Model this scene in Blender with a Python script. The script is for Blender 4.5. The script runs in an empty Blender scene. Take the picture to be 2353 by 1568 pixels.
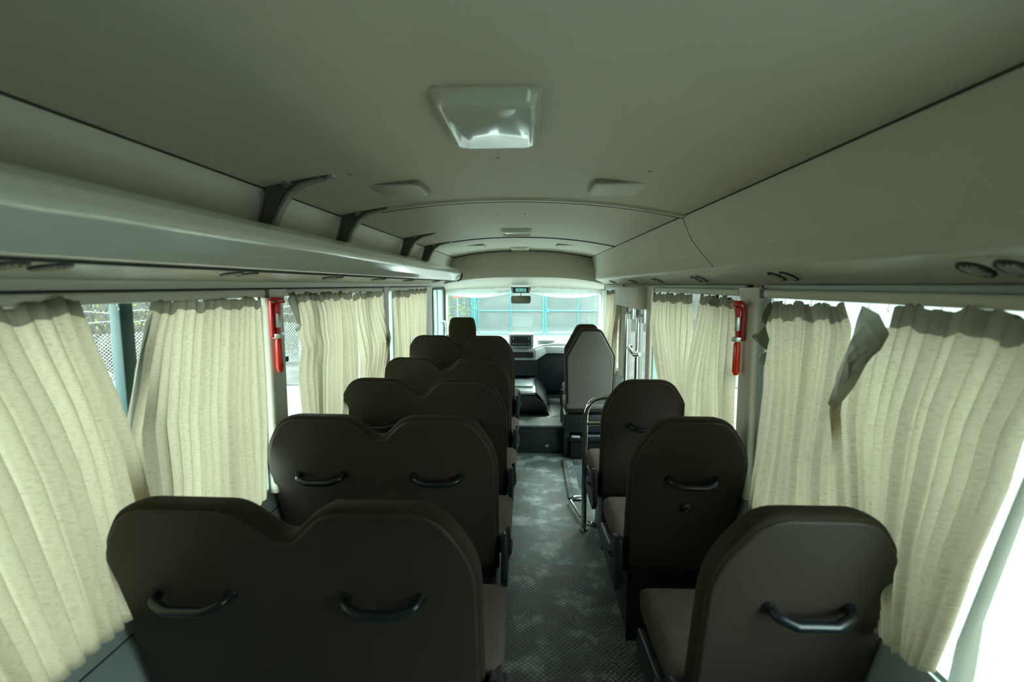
import bpy, bmesh, math, random
from mathutils import Vector, Matrix
random.seed(7)
S = bpy.context.scene
COL = S.collection
# ---------------------------------------------------------------- camera
FPX = 1176.0
TH = math.atan((784-655)/FPX)
PS = math.atan((1216-1176.5)/FPX*math.cos(TH))
CAMZ = 1.5
cam = bpy.data.cameras.new('camera'); camo = bpy.data.objects.new('camera', cam); COL.objects.link(camo)
cam.sensor_width = 36; cam.lens = 36*FPX/2353; cam.clip_start = .02; cam.clip_end = 300
camo.location = (0, 0, CAMZ); camo.rotation_euler = (math.pi/2-TH, 0, PS)
cam.dof.use_dof = True; cam.dof.focus_distance = 3.2; cam.dof.aperture_fstop = 2.8
S.camera = camo
# ---------------------------------------------------------------- world: overcast sky
W = bpy.data.worlds.new('world'); S.world = W; W.use_nodes = True
wn = W.node_tree.nodes; wl = W.node_tree.links
bg = wn['Background']
tc = wn.new('ShaderNodeTexCoord'); sep = wn.new('ShaderNodeSeparateXYZ'); rmp = wn.new('ShaderNodeValToRGB')
wl.new(tc.outputs['Generated'], sep.inputs[0]); wl.new(sep.outputs['Z'], rmp.inputs[0]); wl.new(rmp.outputs[0], bg.inputs[0])
rmp.color_ramp.elements[0].color = (.96, 1, .96, 1); rmp.color_ramp.elements[1].color = (.72, .88, .92, 1)
bg.inputs[1].default_value = 9.5
# ---------------------------------------------------------------- soft sun through the overcast
sd = bpy.data.lights.new('sun', 'SUN'); so = bpy.data.objects.new('sun', sd); COL.objects.link(so)
sd.energy = 5.0; sd.angle = math.radians(25); sd.color = (1, .98, .88)
so.rotation_euler = (math.radians(-48), 0, math.radians(-20))
# ---------------------------------------------------------------- exposure
S.view_settings.view_transform = 'Standard'; S.view_settings.look = 'None'
S.view_settings.exposure = 0.4; S.view_settings.gamma = 1; S.view_settings.use_curve_mapping = False

# ---------------------------------------------------------------- helpers
_F = Vector((-math.sin(PS)*math.cos(TH), math.cos(PS)*math.cos(TH), -math.sin(TH)))
_R = Vector((math.cos(PS), math.sin(PS), 0))
_U = Vector((-math.sin(PS)*math.sin(TH), math.cos(PS)*math.sin(TH), math.cos(TH)))
def P(u, v, x=None, y=None, z=None):
    """point of the photograph taken on a real plane of the bus"""
    d = _F + _R*((u-1176.5)/FPX) + _U*((784-v)/FPX)
    t = x/d[0] if x is not None else y/d[1] if y is not None else (z-CAMZ)/d[2]
    return Vector((0, 0, CAMZ)) + d*t

def mat(name, col, rough=.5, metal=0, bump=0, bscale=200, spec=.5, vary=0, vscale=6, coat=0, emit=None):
    m = bpy.data.materials.new(name); m.use_nodes = True
    n = m.node_tree.nodes; l = m.node_tree.links; b = n['Principled BSDF']
    b.inputs['Base Color'].default_value = (*col, 1); b.inputs['Roughness'].default_value = rough
    b.inputs['Metallic'].default_value = metal; b.inputs['Specular IOR Level'].default_value = spec
    b.inputs['Coat Weight'].default_value = coat
    if emit: b.inputs['Emission Color'].default_value = (*emit[0], 1); b.inputs['Emission Strength'].default_value = emit[1]
    t = n.new('ShaderNodeTexCoord')
    if bump:
        nz = n.new('ShaderNodeTexNoise'); nz.inputs['Scale'].default_value = bscale; nz.inputs['Detail'].default_value = 3
        bp = n.new('ShaderNodeBump'); bp.inputs['Strength'].default_value = bump; bp.inputs['Distance'].default_value = .002
        l.new(t.outputs['Object'], nz.inputs['Vector']); l.new(nz.outputs[0], bp.inputs['Height']); l.new(bp.outputs[0], b.inputs['Normal'])
    if vary:
        nz = n.new('ShaderNodeTexNoise'); nz.inputs['Scale'].default_value = vscale; nz.inputs['Detail'].default_value = 5
        mp = n.new('ShaderNodeMapRange'); mp.inputs['From Min'].default_value = .3; mp.inputs['From Max'].default_value = .7
        mp.inputs['To Min'].default_value = 1-vary; mp.inputs['To Max'].default_value = 1+vary
        mx = n.new('ShaderNodeVectorMath'); mx.operation = 'SCALE'; mx.inputs[0].default_value = col
        l.new(t.outputs['Object'], nz.inputs['Vector']); l.new(nz.outputs[0], mp.inputs['Value'])
        l.new(mp.outputs[0], mx.inputs['Scale']); l.new(mx.outputs[0], b.inputs['Base Color'])
    return m

M = {}
M['headliner'] = mat('headliner', (.64, .595, .48), .55, bump=.15, bscale=900, spec=.35)
M['plastic'] = mat('beige_plastic', (.63, .595, .50), .42, bump=.05, bscale=700)
M['wall'] = mat('wall_vinyl', (.40, .46, .46), .5, bump=.1, bscale=500)
M['gloss'] = mat('gloss_plastic', (.90, .90, .80), .15, metal=.18, spec=.6, coat=.4)
M['seam'] = mat('seam_dark', (.03, .03, .025), .7)
M['bracket'] = mat('bracket_grey', (.10, .10, .085), .45)
M['bracket_edge'] = mat('bracket_edge', (.30, .30, .25), .4)
M['lamp'] = mat('lamp_lens', (.68, .70, .60), .12, spec=.6, coat=.6)
M['fabric'] = mat('seat_fabric', (.040, .031, .019), .85, bump=.5, bscale=600, spec=.15, vary=.06, vscale=12)
M['vinyl'] = mat('seat_back_vinyl', (.045, .037, .027), .55, bump=.15, bscale=500, spec=.3)
M['cushion'] = mat('seat_cushion_fabric', (.11, .086, .072), .9, bump=.5, bscale=400, spec=.15, vary=.1, vscale=18)
M['shell'] = mat('jump_seat_shell', (.155, .142, .12), .4, bump=.05)
M['black'] = mat('black_plastic', (.018, .022, .024), .38)
M['boxblack'] = mat('rough_black_plastic', (.008, .012, .013), .65, spec=.2)
M['doorpaint'] = mat('door_paint', (.20, .20, .16), .4)
M['handle'] = mat('handle_black', (.005, .011, .015), .3, spec=.6)
M['frame'] = mat('seat_frame_dark', (.008, .014, .016), .45)
M['dark'] = mat('dark_grey_plastic', (.016, .024, .027), .45, bump=.1)
M['grey'] = mat('grey_plastic', (.30, .36, .37), .4, bump=.1, bscale=300)
M['dash'] = mat('dash_grey', (.42, .46, .46), .45, bump=.1, bscale=300)
M['belt'] = mat('belt_black', (.02, .02, .02), .7)
M['chrome'] = mat('chrome', (.75, .77, .75), .08, metal=1)
M['alu'] = mat('aluminium', (.55, .57, .55), .35, metal=.9)
M['red'] = mat('red_plastic', (.62, .008, .008), .25, coat=.3)
M['redrod'] = mat('red_handle', (.80, .03, .012), .3, coat=.3)
M['rubber'] = mat('rubber', (.012, .016, .016), .6)
M['sash'] = mat('window_sash', (.03, .085, .085), .35)
M['white'] = mat('white_paint', (.75, .78, .75), .3)
M['label'] = mat('white_label', (.55, .62, .66), .5)
M['jamb'] = mat('window_jamb', (.40, .50, .48), .4)
M['pole'] = mat('cyan_paint', (.06, .22, .23), .4, vary=.1)
M['greenpost'] = mat('pale_green_post', (.08, .12, .09), .7, vary=.2)
M['galv'] = mat('galvanised_wire', (.30, .33, .31), .45, metal=.3)
M['gatewire'] = mat('gate_wire', (.065, .115, .11), .45)
M['branch'] = mat('dry_branch', (.07, .065, .05), .9)
M['leaf'] = mat('yellow_green_leaf', (.14, .14, .015), .7)
M['bushleaf'] = mat('bush_leaf', (.12, .15, .055), .8)
M['building'] = mat('building_white', (.3, .33, .33), .6)
M['louver'] = mat('louver_blue_grey', (.09, .12, .13), .5)
M['lcdtext'] = mat('lcd_text', (.01, .03, .03), .6)
M['lcd'] = mat('lcd_face', (.10, .30, .27), .4, emit=((.25, .85, .72), .35))
M['mirror'] = mat('mirror_glass', (.8, .8, .78), .03, metal=1)
M['film'] = mat('white_film', (.75, .80, .78), .35)

def translucent(name, col, tcol, tfac, weave=True):
    m = bpy.data.materials.new(name); m.use_nodes = True
    n = m.node_tree.nodes; l = m.node_tree.links
    for k in list(n): n.remove(k)
    o = n.new('ShaderNodeOutputMaterial'); mx = n.new('ShaderNodeMixShader'); d = n.new('ShaderNodeBsdfDiffuse'); t = n.new('ShaderNodeBsdfTranslucent')
    mx.inputs[0].default_value = tfac
    l.new(d.outputs[0], mx.inputs[1]); l.new(t.outputs[0], mx.inputs[2]); l.new(mx.outputs[0], o.inputs[0])
    d.inputs[0].default_value = (*col, 1); t.inputs[0].default_value = (*tcol, 1)
    if weave:
        tc = n.new('ShaderNodeTexCoord'); mp = n.new('ShaderNodeMapping'); mp.inputs['Scale'].default_value = (1, 70, 1000)
        nz = n.new('ShaderNodeTexNoise'); nz.inputs['Scale'].default_value = 1; nz.inputs['Detail'].default_value = 2
        r = n.new('ShaderNodeValToRGB'); r.color_ramp.elements[0].position = .34; r.color_ramp.elements[0].color = (.74, .70, .63, 1)
        r.color_ramp.elements[1].position = .47; r.color_ramp.elements[1].color = (1, 1, 1, 1)
        l.new(tc.outputs['Object'], mp.inputs[0]); l.new(mp.outputs[0], nz.inputs['Vector']); l.new(nz.outputs[0], r.inputs[0])
        for sh, c in ((d, col), (t, tcol)):
            v = n.new('ShaderNodeVectorMath'); v.operation = 'MULTIPLY'; v.inputs[0].default_value = c
            l.new(r.outputs[0], v.inputs[1]); l.new(v.outputs[0], sh.inputs[0])
    return m
M['curtain'] = translucent('curtain_cloth', (.42, .37, .27), (.485, .425, .305), .45)
M['tape'] = translucent('curtain_header', (.20, .18, .135), (.17, .155, .11), .35, False)
M['lining'] = translucent('curtain_lining', (.30, .30, .25), (.32, .32, .27), .35, False)
M['vfilm'] = translucent('white_visor_film', (.75, .8, .78), (.8, .85, .83), .5, False)

def glassmat(name, tint=(.89, .975, .95)):
    m = bpy.data.materials.new(name); m.use_nodes = True
    n = m.node_tree.nodes; l = m.node_tree.links
    for k in list(n): n.remove(k)
    o = n.new('ShaderNodeOutputMaterial'); mx = n.new('ShaderNodeMixShader'); t = n.new('ShaderNodeBsdfTransparent'); g = n.new('ShaderNodeBsdfGlossy')
    lw = n.new('ShaderNodeLayerWeight'); pw = n.new('ShaderNodeMath'); pw.operation = 'POWER'; pw.inputs[1].default_value = 5; l.new(lw.outputs['Facing'], pw.inputs[0])
    fr = n.new('ShaderNodeMath'); fr.operation = 'MULTIPLY_ADD'; fr.inputs[1].default_value = .8; fr.inputs[2].default_value = .05; l.new(pw.outputs[0], fr.inputs[0])
    t.inputs[0].default_value = (*tint, 1); g.inputs['Roughness'].default_value = .01
    l.new(fr.outputs[0], mx.inputs[0]); l.new(t.outputs[0], mx.inputs[1]); l.new(g.outputs[0], mx.inputs[2]); l.new(mx.outputs[0], o.inputs[0])
    return m
M['glass'] = glassmat('glass')

def floor_mat():
    m = bpy.data.materials.new('floor_vinyl'); m.use_nodes = True
    n = m.node_tree.nodes; l = m.node_tree.links; b = n['Principled BSDF']
    tc = n.new('ShaderNodeTexCoord')
    nz = n.new('ShaderNodeTexNoise'); nz.inputs['Scale'].default_value = 5; nz.inputs['Detail'].default_value = 6; nz.inputs['Roughness'].default_value = .62
    r = n.new('ShaderNodeValToRGB')
    r.color_ramp.elements[0].position = .36; r.color_ramp.elements[0].color = (.13, .12, .085, 1)
    r.color_ramp.elements[1].position = .52; r.color_ramp.elements[1].color = (.15, .19, .175, 1)
    e = r.color_ramp.elements.new(.68); e.color = (.55, .60, .55, 1)  # pale patches: windscreen light reflected on the vinyl, put into its colour
    l.new(tc.outputs['Object'], nz.inputs['Vector']); l.new(nz.outputs[0], r.inputs[0])
    # raised lozenge tread
    mp = n.new('ShaderNodeMapping'); mp.inputs['Rotation'].default_value = (0, 0, math.radians(45)); mp.inputs['Scale'].default_value = (58, 58, 58)
    l.new(tc.outputs['Object'], mp.inputs[0])
    sx = n.new('ShaderNodeSeparateXYZ'); l.new(mp.outputs[0], sx.inputs[0])
    outs = []
    for ax in ('X', 'Y'):
        s = n.new('ShaderNodeMath'); s.operation = 'PINGPONG'; s.inputs[1].default_value = .5; l.new(sx.outputs[ax], s.inputs[0]); outs.append(s)
    mn = n.new('ShaderNodeMath'); mn.operation = 'MINIMUM'; l.new(outs[0].outputs[0], mn.inputs[0]); l.new(outs[1].outputs[0], mn.inputs[1])
    st = n.new('ShaderNodeMapRange'); st.inputs['From Min'].default_value = .06; st.inputs['From Max'].default_value = .2; l.new(mn.outputs[0], st.inputs['Value'])
    mm = n.new('ShaderNodeMixRGB'); mm.blend_type = 'MULTIPLY'; mm.inputs[0].default_value = 1
    g = n.new('ShaderNodeMapRange'); g.inputs['To Min'].default_value = .5; g.inputs['To Max'].default_value = 1.1; l.new(st.outputs[0], g.inputs['Value'])
    l.new(r.outputs[0], mm.inputs[1]); l.new(g.outputs[0], mm.inputs[2]); l.new(mm.outputs[0], b.inputs['Base Color'])
    bp = n.new('ShaderNodeBump'); bp.inputs['Strength'].default_value = .8; bp.inputs['Distance'].default_value = .0015
    l.new(st.outputs[0], bp.inputs['Height']); l.new(bp.outputs[0], b.inputs['Normal'])
    rr = n.new('ShaderNodeMapRange'); rr.inputs['To Min'].default_value = .5; rr.inputs['To Max'].default_value = .22; l.new(nz.outputs[0], rr.inputs['Value']); l.new(rr.outputs[0], b.inputs['Roughness'])
    return m
M['floor'] = floor_mat()

def ground_mat(name, c1, c2, c3, sc):
    m = bpy.data.materials.new(name); m.use_nodes = True
    n = m.node_tree.nodes; l = m.node_tree.links; b = n['Principled BSDF']; b.inputs['Roughness'].default_value = .9
    tc = n.new('ShaderNodeTexCoord')
    a = n.new('ShaderNodeTexNoise'); a.inputs['Scale'].default_value = sc; a.inputs['Detail'].default_value = 8; a.inputs['Roughness'].default_value = .7
    v = n.new('ShaderNodeTexVoronoi'); v.inputs['Scale'].default_value = sc*30
    r = n.new('ShaderNodeValToRGB'); r.color_ramp.elements[0].position = .35; r.color_ramp.elements[0].color = (*c1, 1); r.color_ramp.elements[1].position = .65; r.color_ramp.elements[1].color = (*c3, 1)
    e = r.color_ramp.elements.new(.5); e.color = (*c2, 1)
    mx = n.new('ShaderNodeMixRGB'); mx.blend_type = 'MULTIPLY'; mx.inputs[0].default_value = .45
    l.new(tc.outputs['Object'], a.inputs['Vector']); l.new(tc.outputs['Object'], v.inputs['Vector']); l.new(a.outputs[0], r.inputs[0])
    l.new(r.outputs[0], mx.inputs[1]); l.new(v.outputs['Color'], mx.inputs[2]); l.new(mx.outputs[0], b.inputs['Base Color'])
    return m
M['ground'] = ground_mat('gravel_ground', (.16, .165, .155), (.22, .23, .215), (.29, .30, .285), .8)
M['gravel'] = ground_mat('pink_gravel', (.045, .04, .037), (.085, .075, .07), (.13, .115, .11), 1.2)
M['bank'] = ground_mat('brown_bank', (.010, .009, .007), (.026, .020, .016), (.06, .048, .038), .7)

class MB:
    def __init__(s): s.v = []; s.f = []
    def add(s, vs, fs):
        b = len(s.v); s.v += [tuple(v) for v in vs]; s.f += [tuple(i+b for i in f) for f in fs]; return s
    def box(s, x0, x1, y0, y1, z0, z1):
        return s.add([(x, y, z) for z in (z0, z1) for y in (y0, y1) for x in (x0, x1)],
              [(0, 2, 3, 1), (4, 5, 7, 6), (0, 1, 5, 4), (2, 6, 7, 3), (0, 4, 6, 2), (1, 3, 7, 5)])
    def prism(s, pts, d):
        """closed planar outline pushed along vector d"""
        n = len(pts); d = Vector(d); a = [Vector(p) for p in pts]
        return s.add(a+[p+d for p in a], [tuple(range(n))[::-1], tuple(range(n, 2*n))]+[(i, (i+1) % n, n+(i+1) % n, n+i) for i in range(n)])
    def grid(s, rows, flip=False):
        n = len(rows[0]); vs = [p for r in rows for p in r]
        fs = [(i*n+j, i*n+j+1, (i+1)*n+j+1, (i+1)*n+j) for i in range(len(rows)-1) for j in range(n-1)]
        return s.add(vs, [f[::-1] for f in fs] if flip else fs)
    def loft(s, loops, cap=True):
        n = len(loops[0]); vs = [p for r in loops for p in r]
        fs = [(i*n+j, i*n+(j+1) % n, (i+1)*n+(j+1) % n, (i+1)*n+j) for i in range(len(loops)-1) for j in range(n)]
        if cap: fs += [tuple(range(n))[::-1], tuple(range((len(loops)-1)*n, len(loops)*n))]
        return s.add(vs, fs)
    def tube(s, pts, r, n=8, cap=True, sq=1.0):
        pts = [Vector(p) for p in pts]; loops = []; up = None
        for i, p in enumerate(pts):
            t = (pts[min(i+1, len(pts)-1)]-pts[max(i-1, 0)]).normalized()
            if up is None: up = t.orthogonal().normalized()
            up = (up - t*up.dot(t)).normalized(); w = t.cross(up)
            ri = r[i] if isinstance(r, (list, tuple)) else r
            loops.append([p+up*ri*math.cos(2*math.pi*k/n)+w*ri*sq*math.sin(2*math.pi*k/n) for k in range(n)])
        return s.loft(loops, cap)
    def build(s, name, m, parent=None, smooth=40, bevel=0, seg=2):
        me = bpy.data.meshes.new(name); me.from_pydata(s.v, [], s.f)
        bm = bmesh.new(); bm.from_mesh(me); bmesh.ops.recalc_face_normals(bm, faces=bm.faces)
        if bevel:
            eds = [e for e in bm.edges if len(e.link_faces) == 2 and e.calc_face_angle(0) > .5]
            bmesh.ops.bevel(bm, geom=eds, offset=bevel, segments=seg, profile=.5, affect='EDGES', clamp_overlap=True)
        bm.to_mesh(me); bm.free()
        me.polygons.foreach_set('use_smooth', [True]*len(me.polygons))
        me.set_sharp_from_angle(angle=math.radians(smooth))
        me.materials.append(M[m] if isinstance(m, str) else m)
        o = bpy.data.objects.new(name, me); COL.objects.link(o)
        if parent is not None:
            o.parent = parent
            if parent.get('_base'): pass
        return o
def arc(pts, r, n=6, closed=True):
    """fillet the corners of an outline (2D tuples or 3D vectors)"""
    pts = [Vector(p) for p in pts]; out = []; N = len(pts)
    for i, p in enumerate(pts):
        if not closed and i in (0, N-1): out.append(p); continue
        a = pts[i-1]-p; b = pts[(i+1) % N]-p
        ang = a.angle(b)
        if ang > 3.0: out.append(p); continue
        ri = r[i] if isinstance(r, (list, tuple)) else r
        t = min(ri/math.tan(ang/2), a.length*.48, b.length*.48)
        p0 = p+a.normalized()*t; p1 = p+b.normalized()*t
        for k in range(n+1):
            u = k/n; out.append(p0*(1-u)**2+p*2*u*(1-u)+p1*u*u)
    return out
def empty(name, loc, rz=0):
    o = bpy.data.objects.new(name, None); o.empty_display_size = .05; COL.objects.link(o); o.location = loc; o.rotation_euler.z = rz; return o
def tag(o, label=None, cat=None, group=None, kind=None):
    if label: o['label'] = label
    if cat: o['category'] = cat
    if group: o['group'] = group
    if kind: o['kind'] = kind
    return o
def struct(o): o['kind'] = 'structure'; return o
def dup(o, loc=None, rz=None, parent=None):
    c = o.copy(); COL.objects.link(c)
    if parent is not None: c.parent = parent
    if loc is not None: c.location = loc
    if rz is not None: c.rotation_euler.z = rz
    for ch in list(o.children): dup(ch, parent=c)
    return c
def retag(o, label): o['label'] = label; return o

XC = -.083
def H(z): return CAMZ+z
YB, YF = -1.25, 6.0
# ---------------------------------------------------------------- ceiling
def ceil_z(x): return H(.40)-.08*(abs(x-XC)/.8)**2.1
def ceil_rows(y0, y1, lift=0, n=24, m=6):
    rows = []
    for j in range(m+1):
        y = y0+(y1-y0)*j/m
        rows.append([(XC-.8+1.6*i/n, y, ceil_z(XC-.8+1.6*i/n)+lift) for i in range(n+1)])
    return rows
b = MB(); b.grid(ceil_rows(YB, 6.02)); b.grid(ceil_rows(YB, 6.02, .05), True); struct(b.build('ceiling', 'headliner'))
def rib(name, y, w, h, m, x0=XC-.8, x1=XC+.8):
    b = MB(); loops = []
    for i in range(31):
        x = x0+(x1-x0)*i/30; z = ceil_z(x)
        loops.append([(x, y-w, z+.004), (x, y-w*.7, z-h), (x, y+w*.7, z-h), (x, y+w, z+.004)])
    b.loft(loops); return struct(b.build(name, m))
rib('trim_1', 2.44, .022, .012, 'plastic', XC-.62)
rib('trim_2', 4.36, .014, .007, 'seam', XC-.64)
rib('trim_3', 2.462, .004, .0135, 'seam', XC-.62)
# seams where the ceiling meets the side coves
for k, x in ((4, XC-.8), (5, XC+.8)):
    b = MB(); b.box(x-.004, x+.004, YB, 6.0, H(.3165), H(.325)); struct(b.build('trim_%d' % k, 'seam'))
# ---------------------------------------------------------------- side coves and overhead
def extr(prof, y0, y1, name, m, ny=1, parent=None, bevel=0, smooth=40):
    b = MB(); b.loft([[(x, y0+(y1-y0)*j/ny, H(z)) for x, z in prof] for j in range(ny+1)]); return b.build(name, m, parent, smooth)
cove = [(-.883, .32), (-.905, .27), (-.925, .21), (-.935, .15), (-.945, .06), (-.95, .0), (-1.06, .0), (-1.06, .36), (-.883, .36)]
struct(extr(cove, YB, 6.02, 'wall_left_cove', 'plastic'))
# header fascia above the left windows, and underside of the shelf
fas = [(-.945, .012), (-.962, .004), (-.966, -.012), (-1.06, -.012), (-1.06, .012)]
struct(extr(fas, YB, 6.02, 'trim_6', 'plastic'))
b = MB(); b.box(-.97, -.962, YB, 5.0, H(-.016), H(-.011)); struct(b.build('trim_7', 'seam'))

rack = empty('luggage_rack', (-.8, 2.0, H(.05)))
tag(rack, 'long overhead luggage rack with rounded glossy front rail above the left windows', 'luggage rack')
def under(o, parent):  # keep world placement under an empty
    o.parent = parent; o.matrix_parent_inverse = Matrix.Translation(-Vector(parent.location)) if parent.rotation_euler.z == 0 else parent.matrix_world.inverted(); return o
shelf = arc([(-.70, .052, 0), (-.94, .014, 0), (-.94, .035, 0), (-.70, .075, 0)], .004, 2)
under(extr([(p[0], p[1]) for p in shelf], YB, 4.98, 'shelf', 'plastic'), rack)
rp = [(-.735, .15), (-.72, .166), (-.695, .161), (-.665, .141), (-.648, .113), (-.650, .098), (-.672, .066), (-.695, .042), (-.712, .036), (-.735, .05)]
rp = [(p[0], p[1]) for p in arc([(x, z, 0) for x, z in rp], .02, 3)]
def railsec(y, s=1, dx=0):
    cx, cz = -.735, .09
    return [(cx+(x-cx)*s+dx, y, H(cz+(z-cz)*s)) for x, z in rp]
b = MB(); b.loft([railsec(YB)]+[railsec(y) for y in (0, 1, 2, 3, 4, 4.5, 4.93)]+[railsec(4.97, .95), railsec(5.0, .82), railsec(5.02, .6)])
under(b.build('front_rail', 'gloss', smooth=50), rack)
b = MB(); b.box(-.72, -.706, YB, 4.96, H(.033), H(.04)); under(b.build('lower_seam', 'seam'), rack)
b = MB(); b.loft([[(x+.0, y, H(z)) for x, z in [(-.645, .118), (-.642, .088), (-.652, .058), (-.67, .04), (-.69, .031), (-.70, .037), (-.67, .05), (-.655, .1)]] for y in (4.965, 4.972)])
under(b.build('end_gasket', 'seam'), rack)
# brackets
BY0 = 1.72
bo = [(-.93, .10), (-.905, .215), (-.885, .285), (-.876, .318), (-.868, .345), (-.80, .367), (-.70, .385), (-.655, .382), (-.657, .36), (-.675, .348), (-.745, .330), (-.79, .300), (-.82, .255), (-.845, .205), (-.87, .10)]
bo = arc([(x, 0, z) for x, z in bo], .006, 2)
def bracket():
    r = empty('_b', (0, 0, 0))
    return r
bproto = []
for i, y in enumerate((1.72, 2.42, 3.61, 4.33)):
    if i == 0:
        b = MB(); b.prism([(p[0], BY0-.013, H(p[2])) for p in bo], (0, .026, 0)); o = b.build('bracket', 'bracket', bevel=.003); under(o, rack)
        kids = []
        b = MB(); ed = [(-.875, .10), (-.85, .205), (-.825, .257), (-.795, .303), (-.75, .334), (-.68, .352)]
        b.loft([[(x-.004, BY0-.017, H(z)-.0), (x+.004, BY0-.017, H(z)-.006), (x+.004, BY0+.017, H(z)-.006), (x-.004, BY0+.017, H(z))] for x, z in ed]); kids.append(('edge_trim', b.build('edge_trim', 'bracket_edge')))
        b = MB(); ed = [(-.925, .10), (-.902, .215), (-.885, .275), (-.878, .306)]
        b.loft([[(x-.003, BY0-.018, H(z)), (x+.004, BY0-.018, H(z)), (x+.004, BY0+.0, H(z)), (x-.003, BY0+.0, H(z))] for x, z in ed]); kids.append(('edge_trim', b.build('edge_trim', 'bracket_edge')))
        b = MB(); b.box(-.69, -.648, BY0-.018, BY0+.018, H(.372), H(.386)); b.box(-.662, -.646, BY0-.018, BY0+.018, H(.352), H(.384)); b.tube([(-.672, BY0, H(.374)), (-.672, BY0, H(.352))], .009, 10)
        kids.append(('end_clip', b.build('end_clip', 'alu', bevel=.002)))
        b = MB(); b.tube([(-.80, BY0-.014, H(.335)), (-.80, BY0-.026, H(.326))], [.013, .011], 12); b.tube([(-.80, BY0-.013, H(.338)), (-.80, BY0-.018, H(.333))], .018, 12)
        kids.append(('bolt', b.build('bolt', 'alu')))
        for _, k in kids: k.parent = o
        bproto = o
    else:
        c = bproto.copy(); COL.objects.link(c); c.location.y += y-BY0
        for k in bproto.children:
            d = k.copy(); COL.objects.link(d); d.parent = c

# right overhead duct
duct = empty('overhead_duct', (.8, 2.0, H(.1)))
tag(duct, 'long closed beige air duct running along the right ceiling edge', 'air duct')
dp = [(.717, .318), (.727, .27), (.736, .2), (.74, .13), (.735, .085), (.732, .068), (.738, .056), (.752, .050), (.80, .028), (.845, .004), (.856, -.004), (.94, -.004), (.94, .34), (.72, .34)]
dp = [(p[0], p[1]) for p in arc([(x, z, 0) for x, z in dp], .012, 2)]
o = extr(dp, YB, 5.97, 'duct_panel', 'plastic', smooth=60); under(o, duct)
b = MB(); ln = [(.7165, .316, 2.47), (.7265, .27, 2.45), (.7355, .2, 2.38), (.7395, .13, 2.24), (.7345, .085, 2.12), (.7315, .07, 2.08)]
b.loft([[(x-.0006, y-.002, H(z)), (x-.0006, y+.002, H(z)), (x+.004, y+.002, H(z)), (x+.004, y-.002, H(z))] for x, z, y in ln]); under(b.build('panel_seam', 'seam'), duct)
fr = [(.85, .0), (.846, -.008), (.846, -.022), (.94, -.022), (.94, .0)]
struct(extr(fr, YB, 5.95, 'trim_8', 'plastic'))

# air vents (pairs of swivel nozzles)
def disc(c, n, r, h, k=16, inner=0):
    n = Vector(n).normalized(); u = n.orthogonal().normalized(); w = n.cross(u); c = Vector(c)
    return [c+n*h+(u*math.cos(2*math.pi*i/k)+w*math.sin(2*math.pi*i/k))*r for i in range(k)]
def vent(side, y, label):
    if side > 0: c = Vector((.79, y, H(.0325))); n = Vector((-.42, 0, -.9)).normalized()
    else: c = Vector((-.80, y, H(.036))); n = Vector((.156, 0, -.988)).normalized()
    e = empty('air_vent', c); tag(e, label, 'air vent', 'ceiling air vents above the '+('right' if side > 0 else 'left')+' windows')
    a = Vector((0, 1, 0)); t = n.cross(a)
    b = MB(); pts = []
    for i in range(28):
        an = 2*math.pi*i/28; pts.append(a*(math.cos(an)*.082)+t*(math.copysign(abs(math.sin(an))**.7, math.sin(an))*.038))
    b.loft([[p-n*.002 for p in pts], [p*.98+n*.004 for p in pts], [p*.92+n*.005 for p in pts]]); b.build('bezel', 'plastic', e)
    for s in (-1, 1):
        b = MB(); cc = a*s*.038
        b.loft([disc(cc, n, .031, .004), disc(cc, n, .030, .009), disc(cc, n, .025, .009), disc(cc, n, .024, .0055)]); o = b.build('nozzle', 'dark', e)
        b = MB(); b.loft([disc(cc, n, .024, .0052), disc(cc, n, .022, .007), disc(cc, n, .0, .009)]); b2 = MB()
        for q in (-.012, 0, .012):
            p0 = cc+a*q; b2.prism([p0-t*.018-a*.002+n*.006, p0+t*.018-a*.002+n*.006, p0+t*.018+a*.002+n*.006, p0-t*.018+a*.002+n*.006], n*.006)
        b2.build('slat', 'plastic', e); b.build('nozzle_core', 'black', e)
    return e
for y, lab in ((.90, 'nearest pair of round air nozzles above the right curtains'), (1.63, 'pair of air nozzles above the torn right curtain with folded corner'), (2.42, 'pair of air nozzles just ahead of the right hammer pillar'),
               (3.2, 'pair of air nozzles above the right curtain beside the door'), (3.95, 'pair of air nozzles above the folding door'), (4.9, 'frontmost pair of air nozzles on the right duct')): vent(1, y, lab)
for y, lab in ((.80, 'nearest pair of air nozzles under the luggage rack'), (1.40, 'pair of air nozzles under the rack just behind the left hammer pillar'), (2.08, 'pair of air nozzles under the rack above the left middle curtains'),
               (2.72, 'pair of air nozzles under the rack above the second left window end'), (3.4, 'pair of air nozzles under the rack above the front left curtains'), (4.4, 'frontmost pair of air nozzles under the luggage rack')): vent(-1, y, lab)

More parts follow.
